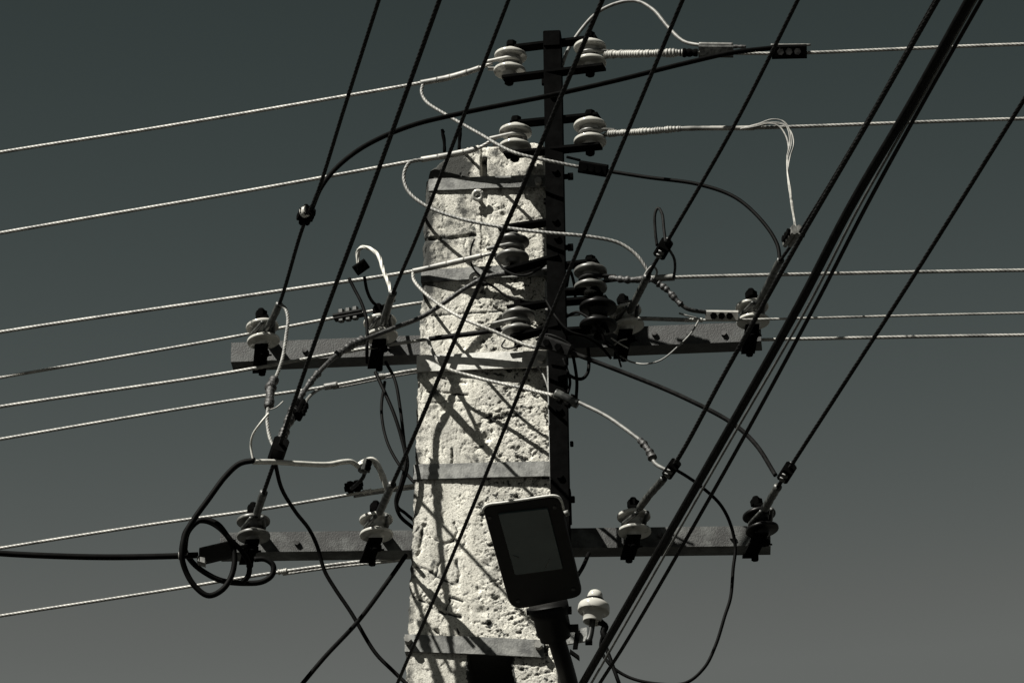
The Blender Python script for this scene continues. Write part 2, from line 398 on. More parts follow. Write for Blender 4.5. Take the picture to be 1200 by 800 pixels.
    for j in range(nz - 1):
        faces.append((bk(j, 0), idx(j, 0), idx(j + 1, 0), bk(j + 1, 0)))
        faces.append((idx(j, nu - 1), bk(j, 1), bk(j + 1, 1), idx(j + 1, nu - 1)))
        faces.append((bk(j, 1), bk(j, 0), bk(j + 1, 0), bk(j + 1, 1)))
        sm += [False] * 3
    faces.append(tuple(idx(nz - 1, i) for i in range(nu)) + (bk(nz - 1, 1), bk(nz - 1, 0))); sm.append(False)
    # plain lower shaft down to the ground, with its hollow front carried on as a recess
    u0, u1 = Ug[0, 0], Ug[0, -1]
    ul0, ur0 = u0 - .13, u1 + .10
    o2 = len(verts)
    ha, hb = at(550, 830, 0).dot(U), at(601, 830, 0).dot(U)
    zq = zb - .9
    low = [(ul0, 0, 0), (ur0, 0, 0), (ur0, DEP + .1, 0), (ul0, DEP + .1, 0)]
    upp = [(u0, 0, zb), (u1, 0, zb), (u1, DEP, zb), (u0, DEP, zb)]
    for a in low + upp: verts.append(uvz(*a)); wl.append(.25)
    fl = [(o2 + 1, o2 + 2, o2 + 6, o2 + 5), (o2 + 2, o2 + 3, o2 + 7, o2 + 6), (o2 + 3, o2, o2 + 4, o2 + 7)]
    # front with the recess
    o3 = len(verts)
    for a in [(ha, 0, zb), (hb, 0, zb), (hb, 0, zq), (ha, 0, zq), (ha, .185, zb), (hb, .185, zb), (hb, .185, zq), (ha, .185, zq)]:
        verts.append(uvz(*a)); wl.append(.25)
    fl += [(o2, o2 + 1, o3 + 2, o3 + 3), (o2, o3 + 3, o3, o2 + 4), (o2 + 1, o2 + 5, o3 + 1, o3 + 2), (o3 + 3, o3 + 2, o3 + 6, o3 + 7),
           (o3, o3 + 3, o3 + 7, o3 + 4), (o3 + 1, o3 + 5, o3 + 6, o3 + 2), (o3 + 4, o3 + 7, o3 + 6, o3 + 5)]
    faces += fl; sm += [False] * len(fl)
    mb = MB(); mb.add(verts, faces); mb.sm = sm
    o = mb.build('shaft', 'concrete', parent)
    a = o.data.attributes.new('wear_shade', 'FLOAT', 'POINT'); a.data.foreach_set('value', wl)
    return o
base = at(565, 400, 0); base.z = 0
pole = thing('utility_pole', 'weathered tapering concrete pole clamped with flat steel bands', 'utility pole', base)
pole_shaft(pole)
def band(xl, yl, xr, yr, hgt, ol, orr, m, bolts=()):
    "flat steel strap round the pole; ol/or: how far it stands off the face at its two ends"
    pl, pr = at(xl, yl, -ol), at(xr, yr, -orr); hz = hgt * PX / .89 / 2
    ulft, urgt = pl.dot(U), pr.dot(U)
    mb = MB(); t = .005
    zl, zr = pl.z, pr.z
    n = 14; vs = []
    for i in range(n + 1):
        f = i / n; u = ulft + (urgt - ulft) * f; z = zl + (zr - zl) * f
        v = -(ol + (orr - ol) * f ** 1.6) + .0012 * math.sin(f * 9)
        e = .004 if i in (0, n) else 0
        for a, b in ((v + e, z - hz), (v + e, z + hz), (v + t + e, z + hz), (v + t + e, z - hz)): vs.append(uvz(u, a, b))
    fs = []
    for i in range(n):
        for k in range(4): fs.append((4 * i + k, 4 * i + (k + 1) % 4, 4 * i + 4 + (k + 1) % 4, 4 * i + 4 + k))
    fs += [(0, 1, 2, 3), (4 * n + 3, 4 * n + 2, 4 * n + 1, 4 * n)]
    mb.add(vs, fs)
    zl2, zr2 = zl, zr
    mb.box(uvz(ulft + t / 2 + .0005, (DEP + .012 - ol) / 2 + .004, zl2), U * t / 2, V * ((DEP + .012 + ol) / 2 - .006), Z * hz)
    mb.box(uvz(urgt - t / 2 - .0005, (DEP + .012 - orr) / 2 + .004, zr2), U * t / 2, V * ((DEP + .012 + orr) / 2 - .006), Z * hz)
    pa, pb = uvz(ulft + .006, DEP + .01, zl2), uvz(urgt - .006, DEP + .01, zr2)
    mb.bar(pa, pb, Z * hz * .98, V * t / 2)
    o = mb.build('band', m, pole)
    for bx, by in bolts:
        p = at(bx, by, -orr - .004)
        MB().cyl(p + V * .012, p - V * .008, .0085, 6).build('bolt', 'alu', o)
    return o
band(502, 216, 641, 211, 14, .006, .010, 'band', [(631, 213)])
band(493, 323, 641, 315, 14, .005, .009, 'band')
band(488, 425, 644, 419, 19, .008, .024, 'band_bright', [(634, 421)])
band(484, 552, 649, 548, 17, .006, .017, 'band')
band(474, 752, 637, 759, 19, .008, .014, 'band', [(478, 749), (631, 756)])
for px, py in ((560, 229), (557, 326)):
    p = at(px, py, -.016)
    MB().torus(p, V * .9 + Z * .42, .0095, .0048, 28, 10).cyl(p + V * .004, p + V * .03, .005, 8).build('eye_ring', 'porcelain', pole)
for pts in ([(521, 178, .02), (520.5, 165, .02), (518, 152, .015), (520, 155, .01)], [(538, 176, .03), (538.5, 165, .03), (540, 150, .03)]):
    MB().tube([at(*p) for p in pts], .0035, 8, wob=.4, seed=3).build('rebar_stub', 'steel_dark', pole)

# ------------------------------------------------------------------ steel upright on the pole's right corner
SV = -.088                                                # the upright's middle, in front of the face
def upright():
    pt, pb = at(647.5, 42, SV), at(657.5, 640, SV)
    d = (pb - pt)
    t = thing('steel_upright', 'black steel upright bolted along the right edge of the concrete pole', 'steel post', pb)
    mb = MB(); hw = .0195
    # channel: web to the front, two flanges behind
    mb.bar(pt - V * .018, pb - V * .018, U * hw, V * .003)
    mb.bar(pt + U * (hw - .003) + V * .0045, pb + U * (hw - .003) + V * .0045, U * .003, V * .0195)
    mb.bar(pt - U * (hw - .003) + V * .0045, pb - U * (hw - .003) + V * .0045, U * .003, V * .0195)
    mb.box(pt - Z * .02 - V * .0235, U * .0175, Z * .0185, V * .0025)
    mb.build('channel_bar', 'steel_dark', t)
    # sunlit edge beside the bar, put in as a pale strip
    MB().bar(at(640, 330, SV + .03), at(647.5, 600, SV + .03), U * .0035, V * .002).build('sunlit_edge', 'galv', t)
    for px, py in ((665, 207), (665, 290)):
        p = at(px, py, SV); MB().cyl(p - U * .02, p + U * .003, .006, 10).cyl(p + U * .001, p + U * .0125, .0085, 6).build('bolt', 'steel_dark', t)
    for px, py in ((647, 112), (650, 200), (650, 258), (652, 278), (655, 480), (656, 558)):
        p = at(px, py, SV - .021); MB().cyl(p, p - V * .007, .0075, 6).build('bolt', 'steel_dark', t)
    for px, y0, y1 in ((660, 392, 425), (664, 575, 612)):
        MB().bar(at(px, y0, SV - .004), at(px + 1, y1, SV - .004), U * .009, V * .014, .003).build('bracket_plate', 'steel_dark', t)
    for px, py, l_ in ((638, 96, .010), (640, 236, .008), (669, 470, .007), (670, 520, .006), (671, 585, .008), (641, 150, .006)):
        e_ = at(px, py, SV - .005); MB().box(e_, U * l_ * .6, V * .006, Z * l_ * .7, .002).build('lug', 'steel_dark', t)
    # struts that hold it to the straps
    for py in (214, 318, 424, 551):
        x = 640 + (py - 42) * .0167
        MB().bar(at(x + 2, py, -.09), at(x + 2, py, .03), Z * .014, U * .005).build('standoff', 'steel_dark', t)
    return t
upright()

# ------------------------------------------------------------------ crossarms
def crossarm(px0, px1, py, v, yaw, hgt, m, label):
    "angle bar whose front face passes (565,py) at depth v"
    c = at(565, py, v); d = Vector((math.cos(yaw), -math.sin(yaw), 0)); nrm = Vector((math.sin(yaw), math.cos(yaw), 0))
    def hit(px):
        r_ = ray(px, py); n = nrm; t = (c - CAM).dot(n) / r_.dot(n); p = CAM + r_ * t; return (p - c).dot(d)
    a, b = hit(px0), hit(px1); h2 = hgt / 2
    o = thing('crossarm', label, 'crossarm', c)
    mb = MB()
    p, q = c + d * a, c + d * b
    mb.bar(p + nrm * .003, q + nrm * .003, Z * h2, nrm * .003)
    mb.bar(p + nrm * .0265 - Z * (h2 - .003), q + nrm * .0265 - Z * (h2 - .003), nrm * .0204, Z * .003)
    mb.build('angle_bar', m, o)
    for f_ in (.14, .30, .38, .63, .80, .93):
        e_ = p + (q - p) * f_ + Z * (.006 * math.sin(f_ * 40))
        MB().cyl(e_ + nrm * .001, e_ - nrm * .0065, .0065, 6).build('bolt', 'bolt', o)
    return o, c, d, nrm, h2
armU = crossarm(271, 892, 401, .060, R(5.0), .047, 'arm', 'upper galvanised angle crossarm carrying four insulators through the pole')
armL = crossarm(258, 903, 631.5, .060, R(1.7), .047, 'arm_light', 'lower, paler angle crossarm beside the street light')

# ------------------------------------------------------------------ insulators
SPOOL = [(.0, -.0375), (.009, -.0375), (.0125, -.037), (.0145, -.0345), (.0148, -.0300), (.0160, -.0262), (.0170, -.0256), (.0335, -.0252), (.0345, -.0251), (.0354, -.0246), (.0360, -.0230), (.0361, -.0195), (.0354, -.0178), (.0325, -.0160), (.024, -.0115), (.0185, -.006),
         (.0172, 0), (.0178, .006), (.0190, .0122), (.0200, .0130), (.0338, .0134), (.0346, .0135), (.0355, .0141), (.0361, .0155), (.0361, .0190), (.0352, .0212), (.0320, .0236), (.022, .0290), (.0145, .031), (.0145, .0345), (.0, .0345)]
INS = {}
def spool(key, px, py, v, label, group, m='porcelain', tilt=(0, 0), scale=1.0):
    c = at(px, py, v); ax = (Z + U * tilt[0] + V * tilt[1]).normalized()
    t = thing('insulator', label, 'insulator', c - ax * .04, group)
    MB().lathe(c, ax, [(r_ * scale, h_ * scale) for r_, h_ in SPOOL]).build('porcelain', m, t)
    b = MB(); b.cyl(c - ax * .056, c + ax * .052, .0055, 10); b.cyl(c + ax * .043, c + ax * .054, .0115, 6); b.cyl(c - ax * .053, c - ax * .046, .0105, 6)
    b.build('through_bolt', 'steel_dark', t)
    INS[key] = (c, ax, t); return t
GR = 'insulators on the steel upright'
RK = -.235                                                # racks turn this much towards the camera per metre to the right
def rackpt(px, py, px0=648):
    u = at(px, py, SV).dot(U) - at(px0, py, SV).dot(U)
    return SV + RK * u
# straps of the racks
def rack(items, label):
    "items: (x0,y0,x1,y1,front shift) flat straps"
    x0, y0, x1, y1, fs = items[0]
    t = thing('insulator_rack', label, 'insulator rack', at((x0 + x1) / 2, (y0 + y1) / 2, SV), 'strap racks on the steel upright')
    for x0, y0, x1, y1, fs in items:
        p, q = at(x0, y0, rackpt(x0, y0) + fs), at(x1, y1, rackpt(x1, y1) + fs)
        d = (q - p).normalized(); n = d.cross(Z).normalized(); up = n.cross(d)
        MB().bar(p, q, n * .0145, up * .003, .0).build('strap', 'steel_dark', t)
    return t
rack([(596, 58, 700, 45.5, .010), (590, 93, 708, 78.5, -.010)], 'topmost black strap rack, both sides of the steel upright tip')
rack([(600, 146, 702, 136, .008), (592, 182, 704, 171, -.008)], 'second black strap rack from the top, level with the pole top')
rack([(585, 269, 652, 259, .004), (592, 318, 656, 301, -.012)], 'single sided strap rack reaching left over the pole below the seam')
rack([(648, 313, 701, 307, .006), (648, 343, 702, 340, .0)], 'short strap rack reaching right, with twisted wire end at its white insulator')
rack([(596, 362, 655, 354, .004), (600, 396, 656, 383, -.01)], 'lowest strap rack reaching left, just over the bright band')
rack([(648, 355, 712, 350, .004), (648, 389, 712, 385, .0)], 'lowest strap rack reaching right, holding the black insulator')
def rspool(key, px, py, label, m='porcelain', **k): return spool(key, px, py, rackpt(px, py), label, GR, m, **k)
rspool('1L', 598, 74, 'white insulator left of the upright tip, topmost on that side', tilt=(.05, 0))
rspool('1R', 691.5, 64, 'white insulator right of the upright tip, at the wrapped wire end')
rspool('2L', 604, 163, 'white insulator on the left, hanging over the pole top', tilt=(.03, 0))
rspool('2R', 691.5, 156, 'white insulator right of the upright, level with the pole top')
rspool('3L', 601, 292, 'grey insulator in front of the pole, between first and second bands', 'porcelain_grey', tilt=(.02, 0))
rspool('3R', 692, 327, 'grey insulator on the right, above the black one', 'porcelain_grey')
rspool('4L', 608, 379, 'grey insulator in front of the pole just above the bright band', 'porcelain_grey')
rspool('4R', 701, 370, 'solid black insulator right of the upright, largest there', 'porcelain_brown', scale=1.13)

GA = 'insulators on the crossarms'
def arm_spool(key, arm, px, py, label, m='porcelain', lean=None):
    lean = -.10 + .07 * math.sin(px) if lean is None else lean
    o, c, d, n, h2 = arm
    # spool axis stands .05 in front of the bar
    off, dz = ((.085, 0) if arm is armU else (.07, 0))
    vv = c - n * off; r_ = ray(px, py); t_ = (vv - CAM).dot(n) / r_.dot(n); p = CAM + r_ * t_
    pc = Vector((p.x, p.y, c.z - dz))                           # level with the bar
    ax = (Z + d * lean).normalized()
    t = thing('insulator', label, 'insulator', pc - Z * .06, GA)
    MB().lathe(pc, ax, [(r_, h_ * .9) for r_, h_ in SPOOL]).build('porcelain', m, t)
    b = MB(); b.cyl(pc - ax * .055, pc + ax * .058, .006, 10); b.cyl(pc + ax * .040, pc + ax * .052, .0135, 6); b.cyl(pc + ax * .052, pc + ax * .060, .0105, 12, .006); b.cyl(pc - ax * .055, pc - ax * .045, .011, 6)
    b.tube([pc - ax * .050 - d * .014, pc - ax * .054, pc - ax * .050 + d * .016 - Z * .004], .002, 6)
    b.build('through_bolt', 'steel_dark', t)
    f = pc - n * .016; bk = pc + n * (off + .018); hs = .036
    MB().bar(f - Z * hs, bk - Z * (hs + .006) - d * (.022 + .006 * math.sin(py)), d * .015, Z * .003).build('strap', 'steel_dark', t)
    MB().bar(f + Z * (hs - .002), bk + Z * (h2 + .005 + dz), d * .013, Z * .003).build('strap', 'steel_dark', t)
    MB().cyl(pc + n * (off + .004) - Z * (hs + .02) - d * .012, pc + n * (off + .004) - Z * (h2 - .004 - dz) - d * .012, .008, 6).build('clamp_bolt', 'steel_dark', t)
    INS[key] = (pc, ax, t)
arm_spool('U1', armU, 308, 393, 'white insulator near the left end of the upper crossarm')
arm_spool('U2', armU, 446, 386, 'striped white insulator on the upper crossarm, close left of the pole')
arm_spool('U3', armU, 734, 374, 'white insulator on the upper crossarm, just right of the black one')
arm_spool('U4', armU, 882, 369, 'white insulator at the right tip of the upper crossarm')
arm_spool('L1', armL, 297, 619, 'grimy insulator beside the coiled cable at the left of the lower crossarm', 'porcelain_grey')
arm_spool('L2', armL, 441, 612, 'white insulator on the lower crossarm, close left of the pole')
arm_spool('L3', armL, 743, 608, 'white rimmed insulator on the lower crossarm, right of the street light', 'porcelain')
arm_spool('L4', armL, 891, 606, 'dark brown insulator at the right tip of the lower crossarm', 'porcelain_brown')

# ------------------------------------------------------------------ wires
WIRES = {}
def path_of(pts): return resample(np.array([tuple(p) for p in pts]), .01)[0]
def near(key, px, py):
    "the place on wire key that the photo shows nearest to (px,py), and the wire's direction there"
    P = WIRES[key]; b = None
    for i in range(len(P)):
        x, y = proj(P[i]); dd = (x - px) ** 2 + (y - py) ** 2
        if b is None or dd < b[0]: b = (dd, i)
    i = b[1]; i0, i1 = max(0, i - 2), min(len(P) - 1, i + 2)
    return Vector(P[i]), (Vector(P[i1]) - Vector(P[i0])).normalized()
def groove_loop(key, dirv, r=.0035, turns=2):
    "loop of wire lying in the groove of an insulator, open towards dirv"
    c, ax, t = INS[key]; d = Vector(dirv); d = (d - ax * d.dot(ax)).normalized(); n = ax.cross(d)
    R_ = .0185 + r
    pts = [c + d * .055 + n * .012 + ax * .002]
    for a in np.linspace(70, 290, 18):
        pts.append(c + d * math.cos(R(a)) * R_ + n * math.sin(R(a)) * R_ + ax * (.002 if a < 180 else -.002))
    pts.append(c + d * .055 - n * .012 - ax * .002)
    return pts
def wire(key, pts, r, label, group, m='alu', lobes=6, extend=None, parts=(), name='overhead_wire', lay=.058, loop=None, amp=.16):
    """pts: 3-D points from the near end; extend=(vector, drop): goes on out of the picture.
    parts: (kind, (px,py) from, (px,py) to, radius, material)"""
    pts = [Vector(p) for p in pts]
    vis = sum((b - a).length for a, b in zip(pts, pts[1:]))
    WIRES[key] = path_of(pts)
    if extend:
        d, sag = extend; d = d.normalized()
        for s_ in (1.0, 3.0, 7.0, 14.0, 24.0):
            pts.append(pts[len(pts) - 1] * 0 + Vector(WIRES[key][-1]) + d * s_ + Z * (-sag * s_ * (1 - s_ / 48)))
    t = thing(name, label, 'wire' if name == 'overhead_wire' else 'cable', pts[0], group)
    mb = MB(); mb.tube(pts, r, lobes=lobes, k=10, amp=amp, lay=lay, spacing=.0045, fine=(0, vis + .05) if extend else None, seed=len(WIRES))
    mb.build('conductor', m, t)
    if loop:
        lk, dv, lr, lm = loop
        MB().tube(groove_loop(lk, dv, lr), lr, lobes=0, k=10, spacing=.003).build('tie_loop', lm, t)
    for kind, a, b, rr, mm in parts:
        pa, pb = near(key, *a)[0], near(key, *b)[0]
        P = WIRES[key]; ia = int(np.argmin(((P - np.array(pa)) ** 2).sum(1))); ib = int(np.argmin(((P - np.array(pb)) ** 2).sum(1)))
        if ia > ib: ia, ib = ib, ia
        seg = P[ia:ib + 1]
        if len(seg) < 2: seg = np.array([pa, pb])
        mb = MB(); sd_ = len(WIRES) * 7 + len(kind)
        if kind == 'grip_sleeve': mb.tube(seg, rr, k=14, spacing=.003, wob=.12, seed=sd_)
        elif kind == 'grip_joint':                       # a sleeve in crimped lengths
            n = 4; L = len(seg)
            for q in range(n):
                s0, s1 = int(q * (L - 1) / n), int((q + 1) * (L - 1) / n) + 1
                sg = seg[s0:max(s0 + 2, s1)]
                mb.tube(sg, rr * (1.0 - .12 * abs(q - 1.5) / 1.5), k=14, spacing=.003)
        elif kind == 'binding': mb.tube(seg, rr, k=14, spacing=.0012, wrap=.3, wrapp=.0062, wob=.35, seed=sd_)
        elif kind == 'tape_wrap': mb.tube(seg, rr, k=12, spacing=.002, wrap=.3, wrapp=.014, wob=.7, seed=sd_)
        elif kind == 'second_strand': 
            off = Z * -.006 + V * .002
            mb.tube([Vector(p) + off for p in seg], rr, lobes=5, amp=.2, lay=.05)
        mb.build(kind, mm, t)
    return t
def lpts(px, vstart, slope=.262):
    "left going wire: falls back behind the pole's plane by slope per metre"
    u0 = at(px[0][0], px[0][1], vstart).dot(U); out = []
    for x, y in px:
        v = vstart
        for _ in range(3): v = vstart + slope * (u0 - at(x, y, v).dot(U))
        out.append(at(x, y, v))
    return out
LD = Vector((-1, .36, 0)) ; RD = Vector((1, -.04, 0))
GL = 'bare wires running off to the left'; GRT = 'bare wires running off to the right'; GD = 'dark wires rising to the upper right'
rv = rackpt
wire('l1', lpts([(577, 74), (562, 80), (530, 90), (495, 97), (380, 117), (190, 149), (-60, 189)], rv(577, 74)), .0041,
     'topmost bright stranded wire on the left, from the insulator at the upright tip', GL, amp=.13, extend=(LD, .02),
     parts=[('grip_joint', (562, 80), (495, 97), .0072, 'alu')], loop=('1L', -U + V * .2, .0042, 'alu'))
wire('l2', lpts([(582, 161), (562, 173), (530, 181), (495, 187), (300, 222), (-60, 284)], rv(582, 161)), .0041,
     'second bright stranded wire on the left, leaving over the pole top', GL, amp=.13, extend=(LD, .02),
     parts=[('grip_joint', (560, 174), (493, 188), .0072, 'alu')], loop=('2L', -U + V * .2, .0042, 'alu'))
wire('l3', lpts([(580, 296), (555, 302), (520, 310), (483, 318), (300, 345), (-60, 399)], rv(580, 296)), .0041,
     'third bright wire on the left, its sleeve crossing the pole above the second band', GL, amp=.13, extend=(LD, .02),
     parts=[('grip_joint', (566, 300), (484, 318), .0068, 'alu')], loop=('3L', -U + V * .2, .0042, 'alu_dull'))
wire('l4', [at(665, 369, .27), at(640, 352, .27), at(560, 349, .26)] + lpts([(495, 354.5), (400, 371), (250, 399), (-60, 453)], .26, .20), .0036,
     'bright wire with a three bolt clamp, passing behind the left crossarm insulators', GL, amp=.13, extend=(LD, .02))
wire('l5', lpts([(587, 386), (560, 390), (500, 397.5), (400, 413), (260, 438), (-60, 486)], rv(587, 386), .185), .0038,
     'bright wire crossing in front of the upper crossarm and the pole', GL, amp=.13, extend=(LD, .02),
     parts=[('grip_sleeve', (588, 386), (503, 397), .0056, 'wire_dark')], loop=('4L', -U + V * .2, .0040, 'alu_dull'))
wire('l6', [at(560, 428, .25)] + lpts([(490, 433), (385, 452.5), (260, 471), (-60, 525)], .235, .20), .0036,
     'bright wire passing just under the upper crossarm, with a small grey sleeve', GL, amp=.13, extend=(LD, .02),
     parts=[('second_strand', (490, 433), (392, 452), .0026, 'alu_dull'), ('grip_sleeve', (380, 453), (394, 450.5), .0075, 'alu_dull'), ('binding', (452, 441), (444, 443), .005, 'alu')])
wire('l7', [at(560, 560, .25)] + lpts([(485, 568.5), (440, 574.5), (300, 597.5), (180, 614), (-60, 652)], .235, .20), .0036,
     'bright wire running over the coiled cable above the lower crossarm', GL, amp=.13, extend=(LD, .02),
     parts=[('second_strand', (485, 569), (415, 578), .0026, 'alu_dull'), ('binding', (434, 575), (424, 577), .0048, 'alu')])
wire('l8', [at(560, 640, .25)] + lpts([(468, 653), (400, 660), (320, 671), (200, 690.5), (-60, 731)], .235, .20), .0036,
     'lowest bright wire on the left, running below the lower crossarm', GL, amp=.13, extend=(LD, .02),
     parts=[('second_strand', (470, 652), (330, 669), .0030, 'alu'), ('binding', (335, 668), (328, 670), .0056, 'alu')])

wire('r1', [at(709, 64, rv(709, 64)), at(760, 63, -.16), at(815, 62, -.16), at(905, 63, -.16), at(950, 62, -.16), at(1260, 50.5, -.17)], .0038,
     'topmost bright wire on the right, with two black clamps', GRT, extend=(RD, .02),
     parts=[('binding', (711, 64), (800, 62.5), .0078, 'alu'), ('tape_wrap', (798, 62), (818, 62), .0080, 'steel_dark')], loop=('1R', U, .0040, 'porcelain_grey'))
wire('r2', [at(709, 157, rv(709, 157)), at(760, 154, -.16), at(800, 151, -.16), at(885, 150, -.16), at(950, 148, -.16), at(1260, 138, -.17)], .0038,
     'second bright wire on the right, from which frayed strands hang', GRT, extend=(RD, .02),
     parts=[('binding', (712, 157), (800, 151), .0066, 'alu'), ('grip_sleeve', (800, 150.5), (886, 149.5), .0052, 'alu')], loop=('2R', U, .0040, 'porcelain_grey'))
wire('r3', [at(709, 325, rv(709, 325)), at(740, 328, -.14), at(770, 326, -.14), at(790, 325, -.14), at(1260, 316, -.15)], .0038,
     'bright wire on the right, third down, starting from a knotted twist', GRT, extend=(RD, .02),
     parts=[('tape_wrap', (710, 325), (770, 326.5), .0062, 'tape'), ('grip_sleeve', (762, 326), (788, 325), .0072, 'alu_dull')], loop=('3R', U, .0040, 'wire_dark'))
wire('r4', [at(748, 373, -.085), at(780, 374, -.095), at(815, 375, -.095), at(870, 374.5, -.10), at(1260, 366, -.11)], .0026,
     'thin bright wire on the right held by the grey clamp with black bolts', GRT, extend=(RD, .02),
     parts=[('grip_sleeve', (748, 373), (802, 374), .0044, 'alu_dull'), ('binding', (802, 374), (826, 375), .0046, 'alu')])
wire('r5', [at(690, 402, .09), at(760, 400.5, .085), at(890, 398, .08), at(1260, 392, .07)], .0036,
     'lowest bright wire on the right, emerging behind the upper crossarm tip', GRT, extend=(RD, .02))

def dwire(key, ins, px, r, label, sleeve, top=None, m='wire_dark', slr=.0078, bow=0.0, sm='sleeve', dz=0.0, extra=()):
    "wire from an insulator, level, out towards and over the camera; px from the insulator up"
    c = INS[ins][0] if ins else None
    z0 = (c.z if c else 0) + dz
    pts = []
    for i, (x, y) in enumerate(px): pts.append(atz(x, y, z0 + bow * i))
    d = pts[-1] - pts[-2]
    parts = ([('grip_sleeve', sleeve[0], sleeve[1], slr, sm)] if sleeve else []) + list(extra)
    return wire(key, pts, r, label, GD, m, lobes=6, extend=(d, .01), parts=parts, loop=(ins, (pts[1] - pts[0]), .0046, 'sleeve') if ins else None, amp=.15, lay=.095)
dwire('d1', 'U1', [(311, 390), (327, 357), (355, 266), (371, 229), (404, 125), (444, 0), (462, -55)], .0040, 'dark wire to the leftmost insulator of the upper crossarm', ((312, 388), (328, 356)))
dwire('d2', 'L1', [(300, 605), (308, 580), (326, 528), (345, 470), (380, 370), (442, 203), (515, 0), (535, -55)], .0044, 'long dark wire down to the insulator beside the coiled cable', ((302, 600), (309, 577)), slr=.0085)
dwire('d3', 'U2', [(449, 380), (458, 350), (490, 274), (540, 145), (596, 0), (617, -55)], .0040, 'dark wire to the upper crossarm insulator closest left of the pole', ((450, 377), (461, 342)), slr=.0085)
dwire('d4', 'L2', [(444, 602), (457, 573), (482, 518), (546, 368), (600, 248), (655, 119), (706, 0), (730, -56)], .0044, 'long dark wire across the pole face to the lower insulator left of it', ((445, 600), (460, 568)), slr=.0085)
# D5 is tied to nothing in view: it passes the pole in front and goes on down behind the frame's foot
p5 = [(455, 826), (470, 790), (525, 663), (580, 530), (616, 441), (672, 305), (735, 155), (800, 0), (824, -56)]
z5 = at(455, 826, -.02).z
wire('d5', [atz(x, y, z5 + .00) for x, y in p5], .0036, 'dark wire across the pole and the bright band, ending below the picture', GD, 'wire_dark',
     extend=(atz(824, -56, z5) - atz(800, 0, z5), .01), amp=.15, lay=.095)
dwire('d6', 'U3', [(737, 366), (746, 349), (762, 318), (778, 290), (860, 148), (935, 0), (962, -55)], .0040, 'dark wire with a black clamp and loop, right of the steel upright', ((738, 364), (758, 325)), slr=.0080)
dwire('d7', 'U4', [(885, 362), (896, 342), (913, 308), (937, 273), (1019, 137), (1096, 0), (1128, -55)], .0036, 'dark wire ending at the right tip of the upper crossarm', ((886, 360), (914, 306)), slr=.0080)
dwire('d8', 'L3', [(748, 597), (760, 581), (787, 549), (850, 436), (901, 345), (937, 281), (1018, 142), (1099, 0), (1131, -55)], .0046, 'long dark wire down to the lower insulator right of the street light', ((749, 595), (778, 562)), slr=.0080)
dwire('d9', 'L4', [(895, 598), (908, 576), (923, 552), (1000, 433), (1076, 315), (1200, 117), (1240, 53)], .0042, 'rightmost dark wire, ending at the lower crossarm tip', ((896, 596), (911, 570)), slr=.0085)

# service drops that cross in front of everything on the right
GS = 'service cables crossing on the right'
def drop(key, px, r, label, m, v0):
    z0 = at(px[0][0], px[0][1], v0).z
    pts = [atz(x, y, z0) for x, y in px]
    wire(key, pts, r, label, GS, m, lobes=0, extend=(pts[-1] - pts[-2], .01), name='service_cable')
drop('s1', [(655, 848), (683, 800), (710, 753), (833, 540), (935, 360), (998, 240), (1070, 118), (1136, 0), (1170, -60)], .0080, 'thick black cable crossing the whole right side', 'rubber', -.10)
drop('s2', [(663, 852), (693, 800), (720, 753), (842, 540), (946, 360), (1008, 240), (1078, 118), (1144, 0), (1178, -60)], .0024, 'thin grey cable right alongside the thick black one', 'cable_grey', -.08)
drop('s3', [(670, 855), (703, 800), (733, 753), (856, 540), (954, 360), (1016, 240), (1083, 118), (1150, 0), (1184, -60)], .0036, 'medium black cable to the right of the thick one', 'rubber', -.06)

# ------------------------------------------------------------------ jumpers
GJ = 'jumper cables'
def J(key, pts, r, label, m, lobes=0, parts=(), start=None, end=None, cat='cable', amp=.22, lay=.05, name='jumper_cable'):
    """pts (px,py[,v]); places without v are blended between their neighbours; start/end tie an end to a wire"""
    pts = [list(p) for p in pts]; 
    if start: pts[0] = list(pts[0][:2]) + [vof(near(start, *pts[0][:2])[0])]
    if end: pts[-1] = list(pts[-1][:2]) + [vof(near(end, *pts[-1][:2])[0])]
    known = [i for i, p in enumerate(pts) if len(p) == 3]
    if len(pts) > 4 and r < .0050:
        for p in pts[2:-2]: kq = 1.9 if len(pts) > 14 else .9; p[0] += random.uniform(-kq, kq); p[1] += random.uniform(-kq, kq)
    L = np.concatenate([[0], np.cumsum([math.hypot(b[0] - a[0], b[1] - a[1]) for a, b in zip(pts, pts[1:])])])
    vv = np.interp(L, L[known], [pts[i][2] for i in known])
    return wire(key, [at(p[0], p[1], v) for p, v in zip(pts, vv)], r, label, GJ, m, lobes=lobes, parts=parts, name=name, amp=amp, lay=lay)
J('j1', [(366, 243), (376, 220), (395, 196), (428, 171), (480, 148), (540, 133), (640, 113), (720, 95), (800, 75), (858, 62), (908, 56, -.17)], .0054,
  'long black jumper arching over the pole top from the left clamp to the right', 'rubber', start='d1')
J('j2', [(496, 98), (494, 108), (500, 120), (522, 135), (560, 156), (604, 179, -.15), (650, 190, -.16), (690, 198, -.16)], .0037,
  'bright jumper curling down from the topmost left wire to the black clamp', 'alu_dull', lobes=5, start='l1')
J('j2b', [(690, 197, -.16), (715, 201, -.165), (760, 208), (820, 217), (862, 231), (895, 261), (911, 287), (914, 306)], .0042,
  'dark jumper leaving the black clamp by the upright and dropping to the upper crossarm tip', 'rubber', end='d7')
J('j3', [(497, 187), (481, 190), (473, 204), (478, 224), (500, 243), (540, 257), (590, 267, -.10), (640, 272, -.13), (690, 277, -.14), (725, 285, -.14), (747, 300, -.14), (762, 322, -.14)], .0039,
  'bright jumper looping left from the second wire and crossing behind the upright', 'alu_dull', lobes=5, start='l2')
